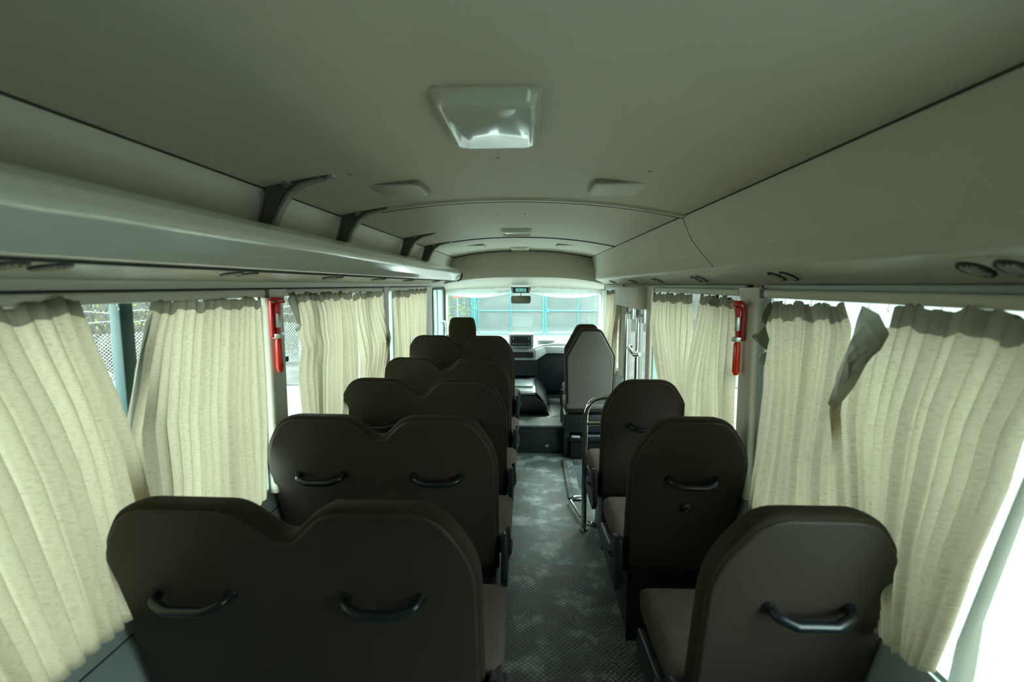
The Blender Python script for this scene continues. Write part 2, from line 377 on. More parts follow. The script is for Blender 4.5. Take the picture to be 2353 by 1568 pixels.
# ---------------------------------------------------------------- ceiling lamps
def rrect(cx, cy, w, l, r, z, n=6):
    return arc([(cx-w/2, cy-l/2, z), (cx+w/2, cy-l/2, z), (cx+w/2, cy+l/2, z), (cx-w/2, cy+l/2, z)], r, n)
def lamp(name, cx, cy, w, l, h, label, cat, m='lamp', group=None):
    z = ceil_z(cx); e = empty(name, (cx, cy, z)); tag(e, label, cat, group)
    b = MB(); b.loft([rrect(0, 0, w*1.04, l*1.03, .03, .006), rrect(0, 0, w*1.04, l*1.03, .03, -.006), rrect(0, 0, w, l, .03, -.008)]); b.build('base', 'headliner' if m == 'lamp' else 'bracket_edge', e)
    b = MB(); b.loft([rrect(0, 0, w, l, .035, -.006), rrect(0, 0, w*.98, l*.985, .035, -h*.45), rrect(0, 0, w*.95, l*.96, .035, -h*.8), rrect(0, 0, w*.90, l*.93, .03, -h*.96), rrect(0, 0, w*.84, l*.88, .03, -h)]); b.build('lens', m, e, smooth=60)
    return e
lamp('dome_lamp', -.092, 1.262, .222, .37, .034, 'large glossy white rounded dome lamp, nearest on the ceiling', 'ceiling lamp')
lamp('dome_lamp', -.096, 3.86, .22, .30, .030, 'white dome lamp on the ceiling centre between the two ceiling ribs', 'ceiling lamp')
lamp('dome_lamp', -.10, 5.60, .20, .26, .028, 'small white dome lamp ahead of the second rib, close to the front bulkhead', 'ceiling lamp')
lamp('ceiling_speaker', -.515, 2.06, .20, .25, .012, 'flat beige ceiling speaker panel left of centre behind the first rib', 'speaker', 'plastic')
lamp('ceiling_speaker', .345, 2.06, .20, .25, .012, 'flat beige ceiling speaker panel right of centre behind the first rib', 'speaker', 'plastic')
lamp('ceiling_speaker', -.52, 5.0, .17, .22, .012, 'far flat ceiling speaker panel on the left, ahead of the second rib', 'speaker', 'plastic')
lamp('ceiling_speaker', .345, 5.0, .17, .22, .012, 'far flat ceiling speaker panel on the right, ahead of the second rib', 'speaker', 'plastic')
for i, (u, v) in enumerate(((803, 381), (1145, 366), (1494, 378), (1142, 494), (1207, 494), (1018, 527), (1010, 208), (1195, 208), (1180, 558), (1210, 558))):
    p = P(u, v, z=H(.395)); z = ceil_z(p.x)
    b = MB(); b.loft([disc((0, 0, 0), (0, 0, -1), .008, -.002, 10), disc((0, 0, 0), (0, 0, -1), .007, .002, 10), disc((0, 0, 0), (0, 0, -1), .003, .003, 10)])
    o = b.build('ceiling_clip', 'bracket_edge'); o.location = (p.x, p.y, z)
    tag(o, 'tiny round clip holding up the ceiling lining', 'clip', 'ceiling lining clips')

# ---------------------------------------------------------------- floor, step well, cab step
WX0, WX1, WY0, WY1 = .375, .86, 3.46, 4.27
b = MB()
b.box(-1.03, WX0, YB, 4.46, -.04, 0); b.box(WX0, .87, YB, WY0, -.04, 0); b.box(WX0, .87, WY1, 4.46, -.04, 0)
struct(b.build('floor', 'floor'))
b = MB(); b.box(WX0, WX1, WY0, WY1, -.29, -.25); b.box(WX0-.02, WX0, WY0, WY1, -.29, -.04); b.box(WX0, WX1, WY0-.02, WY0, -.29, -.04); b.box(WX0, WX1, WY1, WY1+.02, -.29, -.04)
b.box(.62, .64, WY0, WY1, -.55, -.29)
struct(b.build('floor_stepwell', 'grey'))
# cab platform
b = MB(); b.box(-1.03, .86, 4.48, 6.2, -.05, .235); struct(b.build('floor_cab', 'dark', bevel=.004))
b = MB(); b.box(-.155, .30, 4.49, 4.80, .236, .243); struct(b.build('trim_9', 'floor'))
b = MB(); b.box(-.30, .34, 4.462, 4.482, .0, .236); b.box(-.30, .34, 4.455, 4.465, .225, .243)
struct(b.build('trim_10', 'dark', bevel=.003))
b = MB(); b.box(.22, .34, 4.8, 5.6, .236, .246); struct(b.build('trim_11', 'floor'))
for x in (-.10, .17):
    b = MB(); b.tube([(x, 4.455, .06), (x+.012, 4.445, .085)], .006, 8); b.tube([(x-.01, 4.46, .07), (x-.01, 4.452, .07)], .012, 10)
    tag(b.build('step_screw', 'alu'), 'small metal screw on the dark cab step riser, '+('left one' if x < 0 else 'right one'), 'screw', 'screws on the step riser')

# tread strip with rivets beside the step well
e = empty('tread_strip', (.33, 3.86, 0)); tag(e, 'riveted grey edge strip bordering the door step well', 'floor strip')
b = MB(); b.loft([rrect(0, 0, .085, .82, .03, .0), rrect(0, 0, .085, .82, .03, .006), rrect(0, 0, .075, .81, .028, .009)]); b.build('strip', 'floor', e)
b = MB(); b.tube([(.04, -.415, .006), (-.02, -.415, .006), (-.042, -.39, .006), (-.042, .38, .006), (-.02, .41, .006)], .006, 6); b.build('edge_bead', 'dark', e)
for k in range(7):
    b = MB(); b.loft([disc((0, 0, 0), (0, 0, 1), .008, .0, 8), disc((0, 0, 0), (0, 0, 1), .006, .003, 8)]); o = b.build('rivet', 'alu', e); o.location = (0, -.36+.12*k, .009)
# chrome floor loop
b = MB(); b.tube(arc([(.40, 3.50, .006), (.318, 3.47, .02), (.29, 3.38, .03), (.335, 3.13, .03), (.42, 3.08, .006)], .05, 6, False), .008, 8)
tag(b.build('floor_rail_loop', 'chrome'), 'low chrome wire loop on the floor beside the front right single seat', 'rail')
# handrail in front of the front single seat
e = empty('chrome_handrail', (.34, 3.02, 0)); tag(e, 'bent chrome tube handrail standing between the front single seat and the door', 'handrail')
b = MB(); b.tube(arc([(0, 0, 0), (0, 0, .83), (.44, 0, .83), (.44, 0, 0)], .13, 10, False), .016, 12); b.build('bent_tube', 'chrome', e)
b = MB(); b.tube([(0, 0, .67), (.44, 0, .67)], .013, 10); b.build('cross_bar', 'chrome', e)
b = MB(); b.loft([disc((0, 0, .001), (0, 0, 1), .03, 0), disc((0, 0, .001), (0, 0, 1), .026, .008)]); b.build('foot_flange', 'chrome', e)

# ---------------------------------------------------------------- walls
XL, XR = -1.02, .855
# lower panels
b = MB(); b.box(-1.06, -1.0, YB, 6.0, -.04, .70); b.box(-1.06, -.995, YB, 6.0, .695, .712)
struct(b.build('wall_left', 'wall', bevel=.003))
b = MB(); b.box(-1.002, -.9985, YB, 5.0, .618, .622); struct(b.build('trim_12', 'seam'))
b = MB(); b.box(.82, .90, YB, 3.45, -.04, .71); b.box(.82, .90, 4.52, 6.0, -.04, .71); struct(b.build('wall_right', 'wall', bevel=.003))
# black floor kick along left wall
b = MB(); b.box(-1.0, -.99, YB, 4.4, 0, .10); struct(b.build('baseboard_left', 'dark'))
# rear wall (behind the camera)
b = MB(); b.box(-1.06, .94, YB-.04, YB, -.04, 1.95); struct(b.build('wall_rear', 'plastic'))
# pillars: inner trim columns, and two unseen rear panels that block light
def pillar(name, side, y0, y1, w=.0):
    b = MB()
    xi = -.962 if side < 0 else .806; xo = -1.055 if side < 0 else .885; s = -side
    xb = xi - s*.012
    prof0 = arc([(xo, y0, 0), (xi, y0, 0), (xi, y1, 0), (xo, y1, 0)], .018, 4)
    def lp(z, dx, gy): return [(p[0]+dx*(1 if abs(p[0]-xi) < .06 else 0)*-s, p[1]+(gy if p[1] > (y0+y1)/2 else -gy), z) for p in prof0]
    b.loft([lp(.70, -.012*0, .0), lp(1.0, .0, .0), lp(1.42, 0, .0), lp(1.46, 0, .02), lp(1.49, 0, .035)])
    return struct(b.build(name, 'plastic', smooth=50))
pillar('trim_13', -1, 1.868, 1.985)
pillar('trim_14', -1, 3.39, 3.50)
pillar('trim_15', -1, 4.78, 5.08)
pillar('trim_16', 1, 1.86, 1.985)
pillar('trim_17', 1, 3.44, 3.56)
pillar('trim_18', 1, 4.50, 4.62)
pillar('trim_19', -1, .38, .50); pillar('trim_20', 1, YB+.2, -.08)  # wide right one: unseen panel closing the rear window to darken the rear
pillar('trim_21', -1, YB, .38); pillar('trim_22', 1, YB, YB+.2)  # wide left one: unseen panel added in place of a window, keeps rear dark

# windows
WN = [0]
def window(side, y0, y1, mull, z0=.70, z1=1.50, curtainless=False):
    WN[0] += 1
    x = XL if side < 0 else XR
    e = empty('window_%d' % WN[0], (x, (y0+y1)/2, z0)); struct(e)
    b = MB(); t = .022; xa, xb = (x-.03, x+.025) if side < 0 else (x-.025, x+.03)
    b.box(xa, xb, y0, y1, z0, z0+t); b.box(xa, xb, y0, y1, z1-t, z1); b.box(xa, xb, y0, y0+t, z0, z1); b.box(xa, xb, y1-t, y1, z0, z1)
    under(b.build('window_frame', 'jamb', bevel=.003), e)
    for m_ in mull:
        b = MB(); b.box(x-.012, x+.016, m_-.022, m_+.022, z0+t, z1-t); under(b.build('sash_bar', 'sash' if m_ < 1.5 else 'jamb', bevel=.003), e)
    b = MB(); b.box(x-.002, x+.002, y0+t, y1-t, z0+t, z1-t); under(b.build('glass_pane', 'glass'), e)
    return e
window(-1, .50, 1.88, [1.245]); window(-1, 1.975, 3.40, [2.27, 3.03]); window(-1, 3.49, 4.80, [3.75])
window(1, -.10, 1.87, []); window(1, 1.975, 3.45, []); window(1, 4.61, 5.75, [])
window(-1, 5.06, 5.9, [5.58])
# latches on the sashes beside the pillars
for (u, v, x, lab) in ((645, 825, -1.0, 'small black window latch beside the left hammer pillar'), (1698, 837, .84, 'small black window latch beside the right hammer pillar')):
    p = P(u, v, x=x); s = 1 if x < 0 else -1
    e = empty('window_latch', p); tag(e, lab, 'window latch')
    b = MB(); b.box(-.008, .008, -.012, .012, -.014, .014); b.build('plate', 'alu', e, bevel=.002)
    b = MB(); b.box(min(0, s*.03), max(0, s*.03), -.010, .010, -.012, .012); b.build('catch', 'black', e, bevel=.004)
# small screw on the jamb by the right pillar
# curtain rails
def crail(side, y0, y1, label):
    x = -.978 if side < 0 else .822
    e = empty('curtain_rail', (x, (y0+y1)/2, H(-.03))); tag(e, label, 'curtain rail', 'curtain rails')
    L = (y1-y0)/2
    pr = arc([(-.016, 0, -.014), (.016, 0, -.014), (.016, 0, .014), (-.016, 0, .014)], .007, 3)
    b = MB(); b.loft([[(p[0], y, p[2]) for p in pr] for y in (-L, L)]); b.build('rail_cover', 'plastic', e)
    b = MB(); b.box(-.017, .017, L-.025, L+.002, -.017, .014); b.build('end_stop', 'dark', e)
    n = int((y1-y0)/.08)
    for k in range(n):
        y = -L+.04+k*.08+random.uniform(-.015, .015)
        b = MB(); b.tube([(0, 0, -.014), (0, 0, -.020), (0, .005, -.026), (0, 0, -.032), (0, -.005, -.026)], .0012, 5); o = b.build('hook', 'alu', e); o.location = (0, y, 0)
crail(-1, .52, 1.868, 'beige curtain rail over the nearest left window')
crail(-1, 2.02, 3.38, 'beige curtain rail over the second left window')
crail(-1, 3.53, 4.77, 'beige curtain rail over the third left window at the front')
crail(1, .52, 1.82, 'beige curtain rail over the nearest right window')
crail(1, 2.02, 3.36, 'beige curtain rail over the right window beside the door')
crail(1, 4.66, 5.5, 'short curtain rail over the front right window past the door')

# ---------------------------------------------------------------- curtains
def curtain(side, x, left, right, npl, label, amp=.02, tape=.042, seed=0, bow=.0, zig=True, clip=None):
    """left / right: polylines (y, z) from top to bottom of the two edges"""
    rnd = random.Random(seed)
    def samp(poly, t):
        z = poly[0][1]+(poly[-1][1]-poly[0][1])*t
        for i in range(len(poly)-1):
            if z >= poly[i+1][1] or i == len(poly)-2:
                u = (z-poly[i][1])/min(-1e-6, poly[i+1][1]-poly[i][1]); u = min(1, max(0, u))
                u2 = u
                return (poly[i][0]+(poly[i+1][0]-poly[i][0])*u2, z)
    NV = 44
    ph = [rnd.uniform(-.07, .09) for _ in range(npl+2)]; am = [rnd.uniform(.7, 1.35) for _ in range(npl+2)]
    # one pleat: flat, fold back, return -> profile (s, offset)
    base = [(0, 0), (.10, .6), (.25, .9), (.45, 1), (.65, .97), (.80, .85), (.90, .5), (.88, .2), (.74, -.02), (.66, -.1), (.72, -.2), (.88, -.15)] if zig else [(k/10, math.sin(k/10*2*math.pi)) for k in range(10)]
    cols = []
    for k in range(npl):
        for s_, o_ in base: cols.append(((k+ph[k]*(1-0)*(1 if 0 < k < npl else 0)+s_)/npl, o_*am[k]))
    cols.append((1.0, 0))
    cols = [(min(1, max(0, a)), o_) for a, o_ in cols]
    rows = []
    for j in range(NV+1):
        t = j/NV; tt = t**1.0
        l = samp(left, tt); r = samp(right, tt); row = []
        for a, o_ in cols:
            wob = .004*math.sin(a*9+t*5+seed)+.006*math.sin(a*4-t*3+seed*2)
            y = l[0]+(r[0]-l[0])*a+.25/npl*abs(r[0]-l[0])*math.sin(t*4+a*17+seed)*.3
            z = l[1]+(r[1]-l[1])*a+(.006*math.sin(a*23+seed)+.004*math.sin(a*57+seed))*(1-t)
            if clip and y > clip[0]:
                u = min(1, (y-clip[0])/(clip[2]-clip[0])); zt = clip[1]+(clip[3]-clip[1])*u; zb = r[1]+(l[1]-r[1])*(1-a)
                z = min(z, zt-.35*max(0, zt-z)) if z > .9 else z
                z = min(z, zt)
            off = o_*amp*(.55+.6*t)+wob+bow*math.sin(math.pi*t)
            row.append((x-side*off, y, z))
        rows.append(row)
    e = empty('curtain', (x, left[0][0], left[0][1]))
    tag(e, label, 'curtain', 'beige pleated curtains')
    ntp = max(1, round(tape/ (abs(left[0][1]-left[-1][1])/NV)))
    b = MB(); b.grid(rows[ntp:]); under(b.build('cloth', 'curtain', smooth=50), e)
    hr_ = rows[:ntp+1]
    if clip:
        m_ = [i for i in range(len(rows[0])) if rows[0][i][1] <= clip[0]+.01]; hr_ = [[q[i] for i in m_] for q in hr_]
    b = MB(); b.grid(hr_); under(b.build('header_tape', 'tape', smooth=50), e)
    return e
def px(x, *pts):
    r = []
    for u, v in pts:
        p = P(u, v, x=x); r.append((p.y, p.z))
    return r
CL, CR = -.968, .81
curtain(-1, CL, [(.44, H(-.045)), (.68, .685)], px(CL, (172, 688), (210, 790), (258, 900), (298, 1015))+[(1.25, .70)], 16, 'nearest beige pleated curtain on the left, its edge slanting across the window gap', seed=31)
L2 = curtain(-1, CL-.006, px(CL, (355, 690), (335, 770), (312, 900), (292, 1010), (300, 1160))+[(1.13, .71)], px(CL, (600, 684), (606, 800), (612, 950), (616, 1142)), 14, 'beige pleated curtain just behind the left red hammer pillar', seed=2)
L3 = curtain(-1, CL, px(CL, (668, 675), (684, 720), (688, 765), (698, 800), (692, 860), (697, 950), (710, 1080)), px(CL, (806, 672), (812, 720), (814, 830), (812, 900), (800, 1010)), 14, 'beige curtain with a crumpled left edge past the left hammer pillar', seed=3)
curtain(-1, CL-.004, px(CL, (812, 674), (815, 740), (829, 823), (826, 900), (815, 1000)), px(CL, (878, 668), (880, 700), (899, 778), (884, 850), (876, 960)), 9, 'beige curtain with a flared right edge at the second left pillar', seed=4)
curtain(-1, CL, px(CL, (903, 668), (904, 740), (905, 800), (905, 900)), px(CL, (938, 667), (941, 740), (940, 800), (938, 900)), 7, 'narrow beige curtain ahead of the second left pillar', seed=5)
curtain(-1, CL, px(CL, (940, 667), (944, 740), (945, 800), (945, 900)), px(CL, (979, 665), (978, 740), (974, 800), (972, 860)), 9, 'frontmost beige curtain on the left, beside the cab window', seed=6)
# right side
R1 = curtain(1, CR, [(.74, H(-.045))]+px(CR, (2370, 1010), (2325, 1130), (2235, 1300), (2138, 1545)), [(P(1908, 945, x=CR).y, H(-.045))]+px(CR, (1910, 945), (1922, 1030), (1945, 1190), (1960, 1300), (1990, 1420)), 14, 'nearest beige curtain on the right with a folded down grey corner', seed=7, amp=.022, clip=(P(2062, 712, x=CR).y, H(-.045), P(1908, 945, x=CR).y, P(1908, 945, x=CR).z))
b = MB()
fx = CR-.03
fl = [P(u, v, x=fx) for u, v in ((1990, 702), (2014, 722), (2036, 768), (2028, 800), (1996, 838), (1955, 888), (1915, 946), (1911, 928), (1920, 876), (1942, 820), (1962, 770), (1978, 735))]
cen = P(1972, 820, x=fx-.02)
vs = []; fs = []
rings = 5; n = len(fl)
for k in range(1, rings+1):
    for i, p in enumerate(fl):
        q = cen.lerp(p, k/rings); q.x += .010*math.sin(k*2.3+i*1.7)-.012*(1-k/rings); vs.append(q)
vs.append(cen)
for k in range(rings-1):
    for i in range(n): fs.append((k*n+i, k*n+(i+1) % n, (k+1)*n+(i+1) % n, (k+1)*n+i))
for i in range(n): fs.append((len(vs)-1, (i+1) % n, i))
b.add(vs, fs); o = b.build('folded_corner', 'lining', smooth=25); under(o, R1)
# trailing side fold of the nearest right curtain
b = MB(); rows = []
le = px(CR, (2395, 960), (2270, 1280), (2180, 1500), (2140, 1640)); ri = px(CR, (2440, 960), (2330, 1190), (2240, 1430), (2205, 1640))
for j in range(4):
    l, r = le[j], ri[j]; row = []
    for k in range(7):
        u = k/6; row.append((CR+.016-.02*math.sin(u*math.pi), l[0]+(r[0]-l[0])*u, l[1]+(r[1]-l[1])*u))
    rows.append(row)
b.grid(rows); under(b.build('side_fold', 'lining'), R1)
R2 = curtain(1, CR+.012, px(CR, (1930, 703), (1950, 760), (1935, 900), (1925, 1050), (1935, 1195), (1940, 1230)), px(CR, (1762, 695), (1756, 780), (1752, 900), (1738, 1040), (1716, 1195), (1712, 1220)), 15, 'beige curtain with a crumpled torn edge just behind the right hammer pillar', seed=8)
def scrap(pts, x, parent, m='tape', nm='torn_edge'):
    q = [P(u, v, x=x) for u, v in pts]; c = sum(q, Vector())/len(q); c.x -= .012
    b = MB(); b.add(q+[c], [(i, (i+1) % len(q), len(q)) for i in range(len(q))]); under(b.build(nm, m, smooth=15), parent)
scrap([(1770, 692), (1756, 712), (1750, 728), (1752, 742), (1760, 748), (1768, 725), (1775, 705)], CR-.008, R2)
scrap([(1758, 748), (1744, 765), (1730, 770), (1728, 776), (1745, 792), (1762, 806), (1768, 780)], CR-.012, R2)
scrap([(1762, 808), (1750, 814), (1744, 828), (1745, 838), (1757, 840), (1760, 825)], CR-.010, R2, 'lining')
scrap([(676, 670), (666, 676), (661, 690), (668, 706), (676, 724), (683, 744), (692, 748), (688, 715), (684, 690)], CL+.014, L3)
scrap([(694, 745), (684, 748), (677, 756), (680, 764), (690, 758)], CL+.016, L3, 'lining')
scrap([(352, 716), (336, 738), (326, 790), (312, 870), (298, 950), (291, 1008), (298, 1006), (318, 910), (334, 800), (346, 750)], CL+.008, L2, 'lining', 'edge_lining')
curtain(1, CR+.004, px(CR, (1588, 676), (1586, 760), (1580, 830), (1582, 900), (1590, 1000)), px(CR, (1502, 674), (1498, 740), (1508, 800), (1518, 860), (1530, 960)), 9, 'beige curtain immediately beside the folding door', seed=9)
R4 = curtain(1, CR, px(CR, (1687, 684), (1693, 740), (1692, 800), (1688, 900), (1686, 1000)), px(CR, (1612, 678), (1602, 740), (1592, 800), (1582, 860), (1580, 960)), 9, 'bunched beige curtain immediately ahead of the right hammer pillar', seed=10, amp=.022)
scrap([(1640, 682), (1632, 690), (1626, 697), (1636, 704), (1650, 704), (1652, 690)], CR-.02, R4, 'lining', 'folded_corner')
curtain(1, CR-.03, px(CR-.03, (1426, 666), (1424, 720), (1418, 780), (1410, 860)), px(CR-.03, (1396, 668), (1392, 720), (1388, 780), (1392, 860)), 5, 'frontmost right curtain hanging bunched beside the windscreen', seed=11, amp=.03, zig=False)

# ---------------------------------------------------------------- emergency hammers
def hammer(p, s, label):
    e = empty('emergency_hammer', p); tag(e, label, 'hammer', 'red emergency hammers')
    # holder back plate, s = direction into the cabin
    def q(u): return u*s
    b = MB(); b.box(min(0, q(.012)), max(0, q(.012)), -.020, .020, -.055, .085); b.build('holder', 'red', e, bevel=.004)
    b = MB(); b.tube([(q(.026), -.042, .078), (q(.026), -.030, .083), (q(.026), .02, .083), (q(.026), .034, .078)], [.006, .014, .014, .010], 12); b.build('hammer_head', 'red', e)
    b = MB(); b.tube([(q(.026), -.042, .078), (q(.026), -.052, .074)], [.006, .001], 8); b.build('steel_tip', 'chrome', e)
    b = MB(); b.tube([(q(.026), 0, .08), (q(.024), 0, .03), (q(.02), 0, -.05)], [.012, .008, .008], 10); b.build('shaft', 'red', e)
    b = MB(); b.box(min(q(.004), q(.036)), max(q(.004), q(.036)), -.016, .016, -.058, -.040); b.build('clip', 'alu', e, bevel=.003)
    b = MB(); b.box(min(q(.012), q(.030)), max(q(.012), q(.030)), -.008, .008, -.018, .035); b.build('metal_plate', 'alu', e, bevel=.002)
    b = MB(); b.tube([(q(.02), 0, -.055), (q(.02), 0, -.07), (q(.02), 0, -.17), (q(.02), 0, -.185)], [.008, .0125, .0135, .008], 12); b.build('handle', 'redrod', e)
    b = MB(); b.box(min(0, q(.014)), max(0, q(.014)), -.016, .016, -.036, -.022); b.build('strap', 'red', e, bevel=.002)
hammer(P(626, 742, x=-.958), 1, 'red emergency hammer in its holder on the left pillar')
hammer(P(1708, 750, x=.80), -1, 'red emergency hammer in its holder on the right pillar')
b = MB(); b.loft([disc((0, 0, 0), (-1, 0, 0), .009, 0, 12), disc((0, 0, 0), (-1, 0, 0), .008, .005, 12), disc((0, 0, 0), (-1, 0, 0), .004, .005, 12), disc((0, 0, 0), (-1, 0, 0), .004, .002, 12)])
struct(MB().box(.835, .845, 1.80, 1.86, .70, 1.48).build('trim_23', 'jamb'))
o = b.build('jamb_screw', 'chrome'); o.location = P(1744, 750, x=.833)
tag(o, 'round chrome screw on the pale window jamb behind the right hammer pillar', 'screw')

# ---------------------------------------------------------------- seats
BH = .60
double = [(x*1.04, z) for x, z in [(.012, -.70), (.0, -.145), (.09, 0), (.33, -.003), (.415, -.082), (.445, -.082), (.52, -.004), (.765, -.005), (.85, -.15), (.845, -.70)]]
dr = [.02, .26, .11, .10, .03, .03, .10, .11, .26, .02]
single = [(0.015, -.70), (.0, -.15), (.10, 0), (.34, 0), (.442, -.15), (.425, -.70)]
sr = [.02, .26, .11, .11, .26, .02]
def inset(o, d):
    n = len(o); out = []
    for i in range(n):
        a = o[i-1]; p = o[i]; c = o[(i+1) % n]
        e1 = Vector((p[0]-a[0], p[1]-a[1])); e2 = Vector((c[0]-p[0], c[1]-p[1]))
        if e1.length < 1e-7: e1 = e2
        if e2.length < 1e-7: e2 = e1
        n1 = Vector((e1.y, -e1.x)).normalized(); n2 = Vector((e2.y, -e2.x)).normalized(); m = (n1+n2)
        m = m.normalized() if m.length > 1e-6 else n1
        k = 1/max(.5, m.dot(n1))
        out.append((p[0]+m.x*d*k, p[1]+m.y*d*k))
    return out
def pillow(outline, rr, y0, y1, r0, r1, tilt, n=5, k=6):
    """outline in (x,z) -> rounded slab between y0 and y1 (edge radii r0, r1)"""
    o = [(p[0], p[1]) for p in arc([(x, z, 0) for x, z in outline], rr, k)]
    # drop duplicates
    oo = [o[0]]
    for p in o[1:]:
        if math.hypot(p[0]-oo[-1][0], p[1]-oo[-1][1]) > .002: oo.append(p)
    o = oo
    loops = []
    def f(off, y): return [(x, y+tilt*(-z), z) for x, z in inset(o, off)]
    for i in range(n+1):
        a = i/n*math.pi/2; loops.append(f(r0*(1-math.sin(a)), y0+r0*(1-math.cos(a))))
    for i in range(n+1):
        a = i/n*math.pi/2; loops.append(f(r1*(1-math.cos(a)), y1-r1*(1-math.sin(a))))
    b = MB(); b.loft(loops); return b
TILT = .29
def make_seat(kind):
    dbl = kind == 'double'; w = .885 if dbl else .44; TZ = 1.026
    e = empty('bench_seat' if dbl else 'single_seat', (0, 0, 0))
    b = pillow(double if dbl else single, dr if dbl else sr, 0, .115, .02, .08, TILT); b.v = [(x, y, z+TZ) for x, y, z in b.v]
    b.build('backrest', 'fabric', e, smooth=60)
    out = inset([(x, max(z, -.68)) for x, z in (double if dbl else single)], .012)
    b = pillow(out, [max(.02, q-.01) for q in (dr if dbl else sr)], -.005, .03, .008, .004, TILT); b.v = [(x, y, z+TZ) for x, y, z in b.v]
    b.build('back_panel', 'vinyl', e, smooth=60)
    # cushion
    cw = w+.035
    b = MB(); loops = []
    prof = arc([(.27, 0, .36), (.66, 0, .35), (.68, 0, .44), (.62, 0, .475), (.24, 0, .46)], .03, 4)
    for x, s in ((-.002, .55), (.002, .82), (.015, .97), (.04, 1), (cw-.06, 1), (cw-.03, .97), (cw-.008, .82), (cw, .55)):
        c = Vector((0, .46, .41)); loops.append([(x, c.y+(p[0]-c.y)*(.9+.1*s), c.z+(p[2]-c.z)*s) for p in prof])
    b.loft(loops); b.build('seat_cushion', 'cushion', e, smooth=60)
    # frame
    b = MB(); b.box(.02, w-.02, .27, .64, .30, .35); b.build('seat_frame', 'frame', e, bevel=.01)
    for x in ((.05, w-.06) if dbl else (.05, w-.08)):
        b = MB(); b.prism([(x, .24, 0), (x, .62, 0), (x, .56, .31), (x, .30, .31)], (.035, 0, 0)); b.build('leg', 'frame', e, bevel=.006)
    # aisle side cover
    xa = w+.005 if dbl else -.03
    b = MB(); b.prism(arc([(xa, .10, .34), (xa, .13, .52), (xa, .20, .50), (xa, .30, .40), (xa, .58, .37), (xa, .56, .28), (xa, .16, .28)], .025, 3), (.025, 0, 0)); b.build('side_cover', 'frame', e, bevel=.005)
    b = MB(); b.box(.04, w-.04, .245, .262, .0, .36); b.build('rear_skirt', 'frame', e)
    # lever on the aisle side
    b = MB(); b.tube([(xa+.02, .20, .38), (xa+(.035 if dbl else -.012), .22, .41), (xa+(.035 if dbl else -.012), .28, .42)], .008, 6); b.build('recline_lever', 'black', e)
    # handles
    for hx in ((.21, .655) if dbl else (.235,)):
        hw = .088; zz = .775; y_ = -.005+TILT*(TZ-zz)
        pts = arc([(hx-hw, y_+.01, zz+.012), (hx-hw+.008, y_-.03, zz+.0), (hx-hw+.045, y_-.042, zz-.012), (hx+hw-.045, y_-.042, zz-.012), (hx+hw-.008, y_-.03, zz+.0), (hx+hw, y_+.01, zz+.012)], .02, 4, False)
        b = MB(); b.tube(pts, .0118, 12, sq=1.0); b.build('grab_handle', 'handle', e)
        for s in (-1, 1):
            b = MB(); b.tube([(hx+s*hw, y_+.004, zz+.01), (hx+s*hw, y_-.012, zz+.006)], [.017, .012], 12); b.build('handle_mount', 'handle', e)
    if dbl:
        b = MB(); x = w+.03; b.tube([(x, .17, .53), (x+.006, .18, .46), (x+.008, .20, .40)], .012, 8, sq=.3); b.build('seat_belt', 'belt', e)
    return e
LXs = -.99
d0 = make_seat('double'); s0 = make_seat('single')
rows = [(1.035, 0, 'nearest taupe double bench seat on the left, filling the foreground'), (1.79, 0, 'second taupe double bench seat on the left, behind the nearest one'),
        (2.535, 0, 'third taupe double bench seat on the left, the middle of five'), (3.29, 0, 'fourth taupe double bench seat on the left, next to last'), (4.03, .075, 'front double bench seat on the left behind the driver headrest')]
for i, (y, dz, lab) in enumerate(rows):
    o = d0 if i == 0 else dup(d0); o.location = (LXs-(0 if i == 0 else .008), y, dz); tag(o, lab, 'bus seat', 'double bench seats on the left')
for i, (y, lab) in enumerate(((1.03, 'nearest single taupe seat on the right, with one black grab handle'), (1.79, 'middle single seat on the right'), (2.53, 'front single seat on the right beside the chrome handrail'))):
    o = s0 if i == 0 else dup(s0); o.location = (.374+(.018 if i == 0 else 0), y, 0); tag(o, lab, 'bus seat', 'single seats on the right')
# coat hook on the middle seats
for (x, y, lab) in ((.60, 1.79, 'small black hook with bright screws under the handle of the middle right seat'), (-.735, 1.79, 'small black hook on the back of the second left bench')):
    z = .655; yy = y+TILT*(1.013-z)-.012
    e = empty('bag_hook', (x, yy, z)); tag(e, lab, 'hook')
    b = MB(); b.box(-.014, .014, -.004, .006, -.018, .018); b.build('plate', 'black', e, bevel=.002)
    b = MB(); b.tube([(0, -.004, 0), (0, -.02, -.008), (0, -.024, .006)], .004, 6); b.build('hook', 'black', e)
    for q in (-.010, .010):
        b = MB(); b.loft([disc((0, -.004, q), (0, -1, 0), .0035, 0, 8), disc((0, -.004, q), (0, -1, 0), .002, .002, 8)]); b.build('screw', 'chrome', e)

